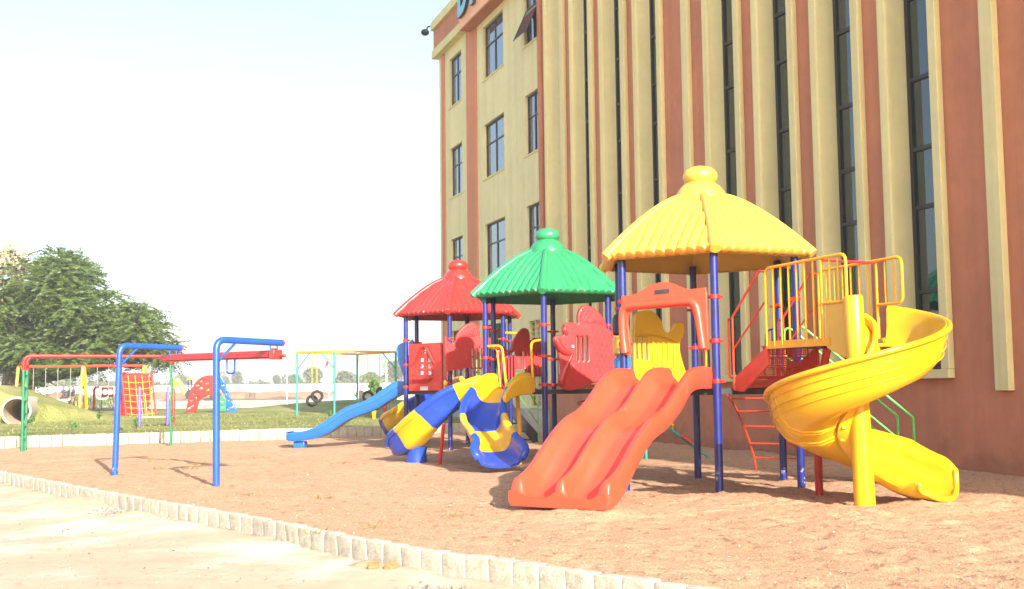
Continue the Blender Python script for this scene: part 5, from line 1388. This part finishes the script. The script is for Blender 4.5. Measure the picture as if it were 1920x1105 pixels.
flag(724.5, 665, 757, 100, [(725, 666), (725, 680), (720, 690), (716, 691), (721, 678)], 'limepaint', 'bright green pennant flag on a white pole near the blue slide')
# two pegs on the lawn
for px, py, m, l in ((701, 786, 'yellow', 'short yellow peg standing on the grass under the blue slide'), (721.5, 778, 'red', 'short red peg standing on the grass under the blue slide')):
    g_ = gp(px, py, LAWN_Z); o = MB(); o.lathe([(0, -.1), (.06, -.1), (.08, .2), (.13, .52), (.11, .56), (0, .57)], g_, 14); tag(rootof(o.build('peg', m), g_), l, 'peg')
# bright blue sheet
g_ = at(643, 745, 106); g_.z = ground_z(g_.x, 106)
mb = MB(); mb.lathe([(1.5, -.1), (1.3, .5), (.8, 1.0), (.2, 1.2), (0, 1.22)], g_, 12); tag(rootof(mb.build('covered_bundle', 'tarp', smooth=40), g_), 'small pale blue covered bundle beside the dark rubbish heap', 'bundle')
# block stack
g_ = at(469, 750, 150); g_.z = ground_z(g_.x, 150)
T = empty('block_stack', g_, 'small dark block stack on the orange soil in front of the white wall', 'block stack')
mb = MB()
for k in range(2):
    for j in range(2): mb.box(g_ + Vector((-.32 + j * .64, 0, .25 + k * .48)), (.6, .6, .46), random.uniform(-.05, .05))
mb.build('blocks', mat('stack', (.12, .085, .06), .9, .4, 6, .4, 1), T, bevel=.03)

# backhoe
def backhoe():
    Y = 150.0; z0 = ground_z(-40, Y)
    def q(px, py, dy=0): p = at(px, py, Y); return Vector((p.x, Y + dy, p.z))
    T = empty('backhoe', (q(380, 745).x, Y, z0), 'yellow backhoe with raised digging arm working beyond the path', 'backhoe')
    mb = MB(); 
    mb.tube([q(324, 742), q(326, 725), q(331, 712)], [.18, .28, .4], 8); mb.tube([q(331, 712), q(338, 722), q(347, 740)], [.4, .38, .35], 8); mb.build('digging_arm', 'jcb', T)
    mb = MB(); a = q(322, 746); mb.loops([[a + Vector((-.3, y, .3)), a + Vector((.4, y, .4)), a + Vector((.5, y, -.3)), a + Vector((-.1, y, -.4))] for y in (-.35, .35)]); mb.build('bucket', 'jcb', T)
    b0 = q(350, 740); 
    mb = MB(); mb.box(((b0.x + q(400, 740).x) / 2, Y, b0.z + .1), (q(400, 740).x - b0.x, 1.6, .7)); mb.box((q(398, 735).x, Y, b0.z + .6), (1.8, 1.2, .8)); mb.build('body', 'jcb', T, bevel=.08)
    mb = MB()
    for px in (356, 378): 
        for y in (-.75, .75): mb.box((q(px, 725).x, Y + y, (b0.z + q(px, 712).z) / 2 + .2), (.14, .14, q(px, 712).z - b0.z - .2))
    mb.build('cab_frame', 'black', T)
    mb = MB(); mb.box((q(368, 711).x, Y, q(368, 711).z), (q(382, 711).x - q(354, 711).x, 1.8, .16)); mb.build('cab_roof', 'jcb', T, bevel=.04)
    for px, r in ((362, .72), (404, .5)):
        for y in (-.95, .95): mb = MB(); c = Vector((q(px, 745).x, Y + y, z0 + r - .05)); mb.tube([c + Vector((0, -.2, 0)), c + Vector((0, .2, 0))], r, 20); mb.build('wheel', 'black', T)
backhoe()

# concrete pipe through the mound
def pipe():
    T = PIPE_C.copy(); ax = PIPE_AX; r = PIPE_R; n = 32; side_ = Vector((ax.y, -ax.x, 0))
    mb = MB(); rings = []
    for (s, rr) in ((0, r), (0, r - .09), (5.5, r - .09), (5.5, r), (0, r)):
        rings.append([T + ax * s + side_ * math.cos(2 * math.pi * k / n) * rr + Vector((0, 0, 1)) * math.sin(2 * math.pi * k / n) * rr for k in range(n)])
    mb.loops(rings, cap=False); o = mb.build('concrete_pipe', 'pipe', smooth=40); rootof(o, (T.x, T.y, T.z - r)); tag(o, 'round concrete pipe tunnel opening in the grassy mound', 'pipe')
pipe()

# ------------------------------------------------------------------ boundary wall, hut, pylon
WY = 300.0; wx0 = at(-120, 730, WY).x; wx1 = at(830, 722, WY).x
mb = MB(); zt = at(500, 722.3, WY).z; mb.box(((wx0 + wx1) / 2, WY, .6 + zt / 2), (wx1 - wx0, .4, zt - 1.2 + 1.2))
mb = MB(); mb.box(((wx0 + wx1) / 2, WY, (.8 + zt) / 2), (wx1 - wx0, .4, zt - .8)); mb.box(((wx0 + wx1) / 2, WY, zt + .08), (wx1 - wx0, .6, .16))
W_ = mb.build('boundary_wall', 'white', smooth=0); rootof(W_, ((wx0 + wx1) / 2, WY, 1.0)); tag(W_, 'long low white boundary wall in front of the far trees', 'wall')
def hut():
    Y = 140.; z0 = ground_z(-60, Y); x0 = at(-60, 710, Y).x; x1 = at(24, 710, Y).x; zt = at(10, 711, Y).z
    T = empty('hut', ((x0 + x1) / 2, Y + 3, z0), 'low pale hut with a sloping roof behind the big tree', 'hut')
    mb = MB(); mb.box(((x0 + x1) / 2, Y + 3, (z0 + zt) / 2 - .1), (x1 - x0 - .6, 5, zt - z0 + .2)); mb.build('wall', 'white', T, smooth=0)
    mb = MB(); v = [(x0 - .3, Y - .4, zt), (x1 + .3, Y - .4, zt), (x1 + .3, Y + 6.2, zt + .9), (x0 - .3, Y + 6.2, zt + .9)]
    mb.add(v + [(a, b, c + .12) for a, b, c in v], [(0, 1, 2, 3), (4, 7, 6, 5), (0, 4, 5, 1), (1, 5, 6, 2), (2, 6, 7, 3), (3, 7, 4, 0)]); mb.build('roof', 'plinth', T, smooth=0)
    mb = MB(); mb.box((x1 - 1.6, Y + .47, (z0 + zt) / 2 + .3), (1.4, .1, .8)); mb.build('window', 'glass', T, smooth=0)
hut()
def pylon():
    Y = 900.; c = at(434, 728, Y); h = at(434, 668, Y).z; T = empty('power_pylon', (c.x, Y, 1), 'faint lattice power pylon far behind the white wall', 'pylon')
    mb = MB(); W0, W1 = 5.0, 1.0
    cs = [(-1, -1), (1, -1), (1, 1), (-1, 1)]
    lv = [(1 + (h - 1) * k / 7, W0 + (W1 - W0) * (k / 7) ** .7) for k in range(8)]
    for sx, sy in cs: mb.tube([(c.x + sx * w_ , Y + sy * w_, z) for z, w_ in lv], .16, 4)
    for (z0, a), (z1, b) in zip(lv[:-1], lv[1:]):
        for k in range(4):
            p, q = cs[k], cs[(k + 1) % 4]; mb.tube([(c.x + p[0] * a, Y + p[1] * a, z0), (c.x + q[0] * b, Y + q[1] * b, z1)], .09, 4); mb.tube([(c.x + q[0] * a, Y + q[1] * a, z0), (c.x + p[0] * b, Y + p[1] * b, z1)], .09, 4)
    mb.build('lattice', 'plinth', T, smooth=0)
    mb = MB()
    for z in (h - 6, h - 2): mb.tube([(c.x - 7, Y, z), (c.x + 7, Y, z)], .25, 4)
    mb.build('cross_arm', 'steel', T, smooth=0)
pylon()

# ------------------------------------------------------------------ people far off
def person(px, py, Y, pose, label):
    p = at(px, py, Y); bm = bmesh.new(); 
    if pose == 'sit': J = {'h': (0, 0, .22), 'c': (0, .05, .55), 'n': (0, .0, .74), 'hd': (0, -.03, .92), 'top': (0, -.02, 1.02), 'kl': (.12, -.35, .42), 'kr': (-.12, -.35, .42), 'fl': (.13, -.5, .03), 'fr': (-.13, -.5, .03), 'sl': (.2, .03, .66), 'sr': (-.2, .03, .66), 'el': (.28, -.14, .46), 'er': (-.28, -.14, .46), 'wl': (.16, -.36, .46), 'wr': (-.16, -.36, .46)}
    else: J = {'h': (0, 0, .92), 'c': (0, .02, 1.25), 'n': (0, 0, 1.46), 'hd': (0, -.01, 1.62), 'top': (0, 0, 1.72), 'kl': (.12, -.02, .5), 'kr': (-.12, .02, .5), 'fl': (.13, 0, .03), 'fr': (-.13, .03, .03), 'sl': (.2, 0, 1.4), 'sr': (-.2, 0, 1.4), 'el': (.26, .02, 1.12), 'er': (-.26, .02, 1.12), 'wl': (.26, -.06, .88), 'wr': (-.26, -.06, .88)}
    Rr = {'h': .15, 'c': .15, 'n': .06, 'hd': .10, 'top': .07, 'kl': .07, 'kr': .07, 'fl': .05, 'fr': .05, 'sl': .06, 'sr': .06, 'el': .045, 'er': .045, 'wl': .035, 'wr': .035}
    names = list(J); me = bpy.data.meshes.new('person'); E_ = [('h', 'c'), ('c', 'n'), ('n', 'hd'), ('hd', 'top'), ('h', 'kl'), ('kl', 'fl'), ('h', 'kr'), ('kr', 'fr'), ('c', 'sl'), ('sl', 'el'), ('el', 'wl'), ('c', 'sr'), ('sr', 'er'), ('er', 'wr')]
    me.from_pydata([J[n] for n in names], [(names.index(a), names.index(b)) for a, b in E_], []); bm.free()
    me.materials.append(M['cloth'])
    o = bpy.data.objects.new('person', me); col.objects.link(o); me.skin_vertices or me.attributes
    o.modifiers.new('skin', 'SKIN'); 
    if not me.skin_vertices: 
        b2 = bmesh.new(); b2.from_mesh(me); b2.verts.layers.skin.verify(); b2.to_mesh(me); b2.free()
    for i, n in enumerate(names): me.skin_vertices[0].data[i].radius = (Rr[n], Rr[n])
    me.skin_vertices[0].data[0].use_root = True
    o.modifiers.new('sub', 'SUBSURF').render_levels = 1
    o.location = (p.x, Y, p.z); o.rotation_euler = (0, 0, random.uniform(-1, 1)); tag(o, label, 'person')
person(137, 743, 116.5, 'sit', 'person in dark grey clothes sitting highest on the dark soil heap')
person(119, 744, 114.5, 'sit', 'person in dark clothes sitting leftmost in front of the dark soil heap')
person(129.5, 743, 115.5, 'sit', 'person in dark clothes sitting between two others on the soil heap')

# ------------------------------------------------------------------ vegetation
def leaves_mesh(name, quads, m, parent=None, loc=None):
    """quads: list of (centre, u, v) half vectors; made into diamond shaped leaf faces"""
    n = len(quads); me = bpy.data.meshes.new(name); off = Vector(loc) if loc is not None else Vector((0, 0, 0))
    co = []
    for c, u, v in quads:
        c = c - off; co += [*(c - u), *(c - v), *(c + u), *(c + v)]
    me.vertices.add(n * 4); me.vertices.foreach_set('co', co)
    me.loops.add(n * 4); me.loops.foreach_set('vertex_index', list(range(n * 4)))
    me.polygons.add(n); me.polygons.foreach_set('loop_start', list(range(0, n * 4, 4)))
    me.update(calc_edges=True); me.materials.append(M[m])
    o = bpy.data.objects.new(name, me); col.objects.link(o)
    if parent is not None: o.parent = parent
    return o
def rv(s=1.0):
    while True:
        v = Vector((random.uniform(-1, 1), random.uniform(-1, 1), random.uniform(-1, 1)))
        if v.length < 1: return v * s
def big_tree():
    Y0 = 75.; S = Y0 / F_PX; base = at(28, 735, Y0); z0 = LAWN_Z
    T = empty('spreading_tree', (base.x, Y0, z0), 'huge spreading feathery green tree at the left edge, behind the mound', 'tree')
    quads = []; dry = []
    lobes = [(108, 500, 46, 38), (60, 535, 62, 52), (150, 520, 42, 44), (-20, 545, 80, 75), (0, 610, 90, 62), (90, 590, 80, 55), (178, 575, 52, 42), (240, 605, 58, 42), (290, 622, 40, 38), (150, 640, 85, 40), (62, 665, 65, 32), (-60, 630, 80, 70), (262, 655, 52, 26), (200, 625, 50, 40), (110, 680, 42, 13), (304, 662, 26, 26), (-30, 672, 50, 26), (170, 680, 40, 20), (120, 545, 60, 50), (30, 580, 60, 50), (205, 655, 60, 26), (68, 704, 15, 18)]
    limb = []
    for (px, py, rx, ry) in lobes:
        for rep in range(3 if rx > 40 else 2):
            dy = random.uniform(-5.5, 5.5) * min(1.0, (rx + 20) / 90) * (1 if rep else .3); c = at(px + random.uniform(-.25, .25) * rx, py + random.uniform(-.2, .2) * ry, Y0); c.y += dy
            RX, RZ = rx * S, ry * S; limb.append((c, RX))
            ns = int(38 * (RX * RZ) ** .5 + 22)
            for k in range(ns):
                d = rv(); d.normalize(); r = random.uniform(.45, 1.0) ** .6 * (random.uniform(1.05, 1.22) if random.random() < .12 else 1)
                tip = c + Vector((d.x * RX, d.y * RX * .8, d.z * RZ)) * r
                hd = Vector((d.x, d.y, d.z * .4 + random.uniform(-.25, .15))).normalized(); L = random.uniform(.7, 1.5); droop = random.uniform(.25, .6)
                sidev = hd.cross(Vector((0, 0, 1))).normalized()
                for j in range(15):
                    q = j / 14; p = tip + hd * (L * (q - .5)) + Vector((0, 0, -droop * q * q * L * .6)) + rv(.05)
                    for sg in (-1, 1):
                        u = (sidev * sg + hd * .5 + rv(.35)).normalized() * random.uniform(.08, .15); v = hd.cross(u).normalized() * .034 + rv(.015)
                        quads.append((p + u * .8, u, v))
    for k in range(230):      # pale blossoms on the left shoulder
        c = at(8 + random.gauss(0, 14), 485 + random.gauss(0, 20), Y0 - 3); c.y += random.uniform(-3, 3)
        for j in range(7): dry.append((c + rv(.35), rv(.13), rv(.10)))
    leaves_mesh('crown', quads, 'leaf', T, (base.x, Y0, z0)); leaves_mesh('blossom', dry, 'dryleaf', T, (base.x, Y0, z0))
    mb = MB()
    for bx, rr in ((22, .55), (52, .28), (6, .3)):
        b = at(bx, 730, Y0); t = Vector((b.x + random.uniform(.1, .5), Y0, 3.0)); mb.tube(cr([(b.x, Y0, z0 - .2), (b.x + .1, Y0, 1.4), t], 4), [rr * 1.5 - rr * .1 * k for k in range(9)], 10)
    for c, r in limb[::2]:
        st = Vector((base.x + random.uniform(-.6, 1.2), Y0 + random.uniform(-.4, .4), 2.2)); m_ = st.lerp(c, .5) + Vector((0, 0, random.uniform(-.4, .8)))
        mb.tube(cr([st, m_, c], 4), [.26 - .027 * k for k in range(9)], 6)
    mb.build('trunk', 'bark', T, smooth=60)
big_tree()
def bush(name, px, Y, hpx, wpx, m, label, cat, zb=None, n=900, group=None, trunk=True, leaf=.3, parts=5):
    c = at(px, 730, Y); S = Y / F_PX; z0 = zb if zb is not None else ground_z(c.x, Y); H = hpx * S; W = wpx * S / 2
    T = empty(name, (c.x, Y, z0), label, cat, group); quads = []
    lob = [(Vector((c.x + random.uniform(-.55, .55) * W, Y + random.uniform(-.5, .5) * W, z0 + H * random.uniform(.42, .78))), W * random.uniform(.4, .6), H * random.uniform(.2, .32)) for _ in range(parts)] + [(Vector((c.x, Y, z0 + H * .6)), W * .6, H * .38)]
    for k in range(n):
        lc, rx, rz = random.choice(lob); d = rv(); d.normalize(); r = random.uniform(.5, 1) ** .5
        p = lc + Vector((d.x * rx, d.y * rx, d.z * rz)) * r; quads.append((p, rv(leaf), rv(leaf * .7)))
    leaves_mesh('crown', quads, m, T, (c.x, Y, z0))
    if trunk:
        mb = MB(); mb.tube([(c.x, Y, z0 - .3), (c.x + .02 * H, Y, z0 + H * .5)], [H * .035, H * .02], 7)
        for lc, rx, rz in lob[:4]: mb.tube([(c.x, Y, z0 + H * .3), lc], [H * .018, H * .008], 5)
        mb.build('trunk', 'bark', T)
    return T
G_ = 'trees behind the white wall'
far = [(122, 380, 50, 60, 'leaf3', 'round bright green tree seen between the swings, under the big tree'), (340, 420, 34, 34, 'leaf2', 'pale hazy tree above the raised digging arm'),
       (322, 440, 27, 24, 'leaf2', 'small grey green tree left of the digging arm'), (417, 440, 42, 28, 'leaf2', 'hazy tree directly right of the blue bent post'), (442, 420, 42, 28, 'leaf2', 'hazy tree beside the far pylon'),
       (520, 400, 34, 20, 'leaf2', 'thin hazy tree at the middle of the far tree line'), (548, 330, 34, 44, 'leaf3', 'green bushy tree left of the first teal post'), (583, 330, 48, 48, 'leaf2', 'tall round olive tree behind the yellow chains of the left tyre swings'),
       (648, 340, 38, 46, 'leaf2', 'olive tree between the second and third teal posts'), (690, 330, 36, 44, 'leaf3', 'green tree behind the third teal post'), (745, 320, 62, 52, 'leaf2', 'tallest dark green tree behind the blue slide'), (812, 320, 90, 40, 'leaf2', 'green tree showing beside the building corner'),
       (200, 400, 26, 60, 'leaf2', 'low olive tree behind the red play panel')]
for px, Y, h, wd, m, l in far: bush('tree', px, Y, h, wd, m, l, 'tree', group=G_, n=1500, leaf=.42, zb=1.1)
# continuous scrub behind the wall
def scrub():
    quads = []
    for k in range(15000):
        px = random.uniform(-80, 835); Y = random.uniform(306, 360); h = (.7 + .5 * noise.noise(Vector((px * .03, 0, 0))) + .25 * noise.noise(Vector((px * .11, 4, 0)))) * 5.2 * min(1, .75 + abs(px - 430) / 1500)
        p = at(px, 730, Y); p.z = 1.0 + random.random() ** .8 * h; quads.append((p, rv(.5), rv(.4)))
    o = leaves_mesh('scrub', quads, 'leaf2'); o['kind'] = 'stuff'; o['label'] = 'band of hazy green scrub behind the white wall'
scrub()
bush('small_palm', 701, 100, 52, 30, 'leaf3', 'small bushy green palm tree between the third and fourth teal posts', 'palm', n=700, leaf=.28)
# young plants on the lawn
for px, py, h, l in ((60, 832, 20, 'young plant by the green ladder legs'), (136, 815, 26, 'taller leafy young plant on the lawn between ladder and blue post'), (187, 790, 20, 'small plant on the lawn left of the blue post'), (256, 808, 26, 'dark young plant at the foot of the purple post'), (322, 800, 22, 'young plant right of the green wobbly leg'), (617, 786, 20, 'small round bush at the second teal post'), (228, 812, 10, 'tiny plant just above the edging blocks'), (674, 785, 14, 'tiny plant under the blue slide'), (728, 786, 12, 'small plant left of the red tower')):
    g_ = gp(px, py, LAWN_Z)
    if g_.y < 30 or g_.y > 80: g_.y = 45
    bush('young_plant', px, g_.y, h, h * .75, 'leaf3' if h > 11 else 'leaf2', l, 'plant', zb=lawn_z(g_.x, g_.y), n=70, leaf=.06 * g_.y / 42, parts=3)
# reeds along the far path
def reeds(name, px0, px1, Y, h, m, label):
    quads = []
    for k in range(500):
        p = at(random.uniform(px0, px1), 740, Y + random.uniform(-1, 1)); p.z = ground_z(p.x, Y) + random.random() * h; quads.append((p, rv(.06) + Vector((0, 0, .2)), rv(.08)))
    o = leaves_mesh(name, quads, m); o['kind'] = 'stuff'; o['label'] = label
reeds('weeds', 128, 240, 96, 1.1, 'leaf3', 'yellow green weeds along the far path')
# grass blades near the edging
def blades():
    quads = []
    for k in range(16000):
        i = random.uniform(4, len(RL) - 1.01); a = RL[int(i)].lerp(RL[int(i) + 1], i % 1); d = .1 + random.random() ** .8 * 26
        p = a + Vector((-.55, .83, 0)) * d; p.x += random.uniform(-.2, .2); z = lawn_z(p.x, p.y)
        h = random.uniform(.012, .036) * (1 + .5 * noise.noise(p * .5)); t = Vector((random.uniform(-.5, .5) * h, random.uniform(-.5, .5) * h, h))
        quads.append((Vector((p.x, p.y, z)) + t * .9, t, Vector((random.uniform(.008, .02), random.uniform(-.01, .01), 0))))
    o = leaves_mesh('grass', quads, 'blade'); o['kind'] = 'stuff'; o['label'] = 'short dry lawn grass behind the edging blocks'
blades()

# ------------------------------------------------------------------ loose stones and bits
def pebble_bunch(name, places, m, label, kind='stuff'):
    mb = MB(); ico = bmesh.new(); bmesh.ops.create_icosphere(ico, subdivisions=1, radius=1); iv = [v.co.copy() for v in ico.verts]; fi = [tuple(v.index for v in f.verts) for f in ico.faces]; ico.free()
    for p, r in places:
        rot = Matrix.Rotation(random.uniform(0, 6), 3, rv()); sx, sy, sz = random.uniform(.8, 1.4), random.uniform(.7, 1.1), random.uniform(.45, .8)
        mb.add([p + (rot @ Vector((v.x * sx * random.uniform(.85, 1.1), v.y * sy, v.z * sz))) * r for v in iv], fi)
    o = mb.build(name, m, smooth=0); o['kind'] = kind; o['label'] = label; return o
pl = []
for k in range(650):
    x = random.uniform(-9, 8); y = random.uniform(8.5, 26) if random.random() < .6 else random.uniform(8.5, 16)
    if side(KL, x, y) < .12: continue
    if (Vector((x, y, 0)) - FP).dot(FN) < .3: continue
    pl.append((Vector((x, y, sand_h(x, y) + .003)), random.uniform(.004, .010) * (2.0 if random.random() < .05 else 1)))
pebble_bunch('pebbles', pl, 'palestone', 'pale pebbles scattered over the sand')
pl = []
for k in range(1700):
    x = random.uniform(-.9, 1.1); y = 9.55 - (x + .4) * .95 + random.gauss(0, .16) - .30; d = side(KL, x, y)
    if d > -.07: continue
    pl.append((Vector((x, y, -.17 + max(0, .07 + d * .12) * random.random())), random.uniform(.012, .03)))
pebble_bunch('gravel', pl, 'stone', 'grey gravel spilled against the front kerb stones')
pl = []
for k in range(500):
    t = random.random(); px, py = 200 + 130 * t + random.gauss(0, 18), 962 + 12 * t + random.gauss(0, 4); p = gp(px, py, -.19)
    if side(KL, p.x, p.y) > -.1: continue
    pl.append((p + Vector((0, 0, .01)), random.uniform(.012, .05)))
for k in range(260):
    p = gp(random.uniform(0, 900), random.uniform(950, 1100), -.195)
    if side(KL, p.x, p.y) > -.1: continue
    pl.append((p, random.uniform(.006, .02)))
pebble_bunch('rubble', pl, 'stone', 'grey rubble scattered on the pale dirt')
for px, py, r, a, l in ((700, 1068, .042, .4, 'small orange brick chunk lying left of the other near the kerb'), (735, 1068, .06, 1.1, 'rounded orange brick chunk leaning against the kerb stones')):
    p = gp(px, py, -.16); mb = MB(); mb.box(p + Vector((0, 0, .02)), (r * 2.6, r * 1.5, r * 1.3), a, rot=Matrix.Rotation(a, 3, 'Z') @ Matrix.Rotation(.5, 3, 'X'))
    o = mb.build('brick_chunk', 'brickrubble', bevel=.015); rootof(o, p); tag(o, l, 'brick')
p = gp(305, 829, .02); mb = MB(); mb.box(p + Vector((0, 0, .09)), (.16, .12, .2)); o = mb.build('concrete_footing', 'plinth', bevel=.02); rootof(o, p); tag(o, 'small grey concrete footing against the edging blocks', 'footing')
# dry straw tufts on the sand
def tufts():
    q_ = []
    for px, py in ((490, 860), (600, 1000), (610, 935), (700, 990), (300, 880), (640, 870), (850, 970), (290, 868), (380, 872), (360, 880), (460, 930)):
        g_ = gp(px, py)
        for k in range(26):
            p = g_ + Vector((random.gauss(0, .10), random.gauss(0, .10), .01)); t = Vector((random.uniform(-.05, .05), random.uniform(-.05, .05), random.uniform(.005, .05))); q_.append((p + t * .5, t, Vector((.004, .004, 0))))
    o = leaves_mesh('grass_tufts', q_, 'blade'); o['kind'] = 'stuff'; o['label'] = 'thin yellow green tufts sprouting from the sand'
tufts()

# ------------------------------------------------------------------ haze
hm = bpy.data.materials.new('haze'); hm.use_nodes = True; hn = hm.node_tree.nodes; hn.remove(hn['Principled BSDF'])
pv = hn.new('ShaderNodeVolumePrincipled'); pv.inputs['Color'].default_value = (.965, .98, 1, 1); pv.inputs['Density'].default_value = .0008
pv.inputs['Anisotropy'].default_value = .08
hm.node_tree.links.new(pv.outputs[0], hn['Material Output'].inputs['Volume']); M['haze'] = hm
mb = MB(); mb.box((0, 1168, 24.5), (3240, 2500, 52)); hz = mb.build('haze', 'haze', smooth=0); hz['kind'] = 'stuff'

# coarse grit lying on the near sand
M['grit'] = leafmat('grit_grain', (.12, .095, .085), (.64, .42, .28), .9)
def grit():
    vs = []; fs = []; k = 0
    tries = 0
    while k < 52000 and tries < 200000:
        tries += 1
        y = 8.4 + 13.0 * random.random() ** 1.6; x = random.uniform(-.30 * y - .6, .47 * y)
        if x < 1.8 and side(KL, x, y) < .08: continue
        if (x - FP.x) * FN.x + (y - FP.y) * FN.y < .05: continue
        z = sand_h(x, y); r = random.uniform(.003, .0085) * (1.5 if random.random() < .07 else 1); a = random.uniform(0, 6.28)
        o = len(vs); c, s_ = math.cos(a) * r, math.sin(a) * r; e = random.uniform(.6, 1.3)
        vs += [(x + c, y + s_, z - .002), (x - s_ * e, y + c * e, z - .001), (x - c, y - s_, z - .002), (x + s_ * e, y - c * e, z - .001), (x + .3 * c, y - .2 * s_, z + r * random.uniform(.5, .95))]
        fs += [(o, o + 1, o + 4), (o + 1, o + 2, o + 4), (o + 2, o + 3, o + 4), (o + 3, o, o + 4)]; k += 1
    me = bpy.data.meshes.new('grit'); me.from_pydata(vs, [], fs); me.materials.append(M['grit'])
    o = bpy.data.objects.new('grit', me); col.objects.link(o); o['kind'] = 'stuff'; o['label'] = 'coarse grit over the near sand'
grit()

# little spills of sand and soil over the kerb foot
def spill(px, py, R, h, m, label, cat='soil spill'):
    c = gp(px, py, -.19); mb = MB(); n = 40; rings = []
    for j in range(9):
        q = j / 8; rings.append([Vector((c.x + R * q * (1 + .35 * noise.noise(Vector((math.cos(a) * 1.3, math.sin(a) * 1.3, px)))) * math.cos(a) * 1.5, c.y + R * q * (1 + .35 * noise.noise(Vector((math.cos(a) * 1.3, math.sin(a) * 1.3, px)))) * math.sin(a), -.24 + (h + .05) * math.cos(q * 1.57) ** 1.2 + .015 * noise.noise(Vector((math.cos(a) * q * 4, math.sin(a) * q * 4, py))))) for a in [2 * math.pi * k / n for k in range(n)]])
    mb.loops(rings, cap=False); o = mb.build('soil_spill', m, smooth=70); rootof(o, (c.x, c.y, -.2)); tag(o, label, cat)
spill(150, 948, .75, .12, 'jointsand', 'low grey brown dirt spill against the left part of the kerb')
spill(250, 972, .38, .09, 'jointsand', 'dirt spill with rubble at the kerb foot below the first blue post')
spill(690, 1066, .24, .07, 'sand', 'small orange sand spill around the brick chunks at the kerb foot')
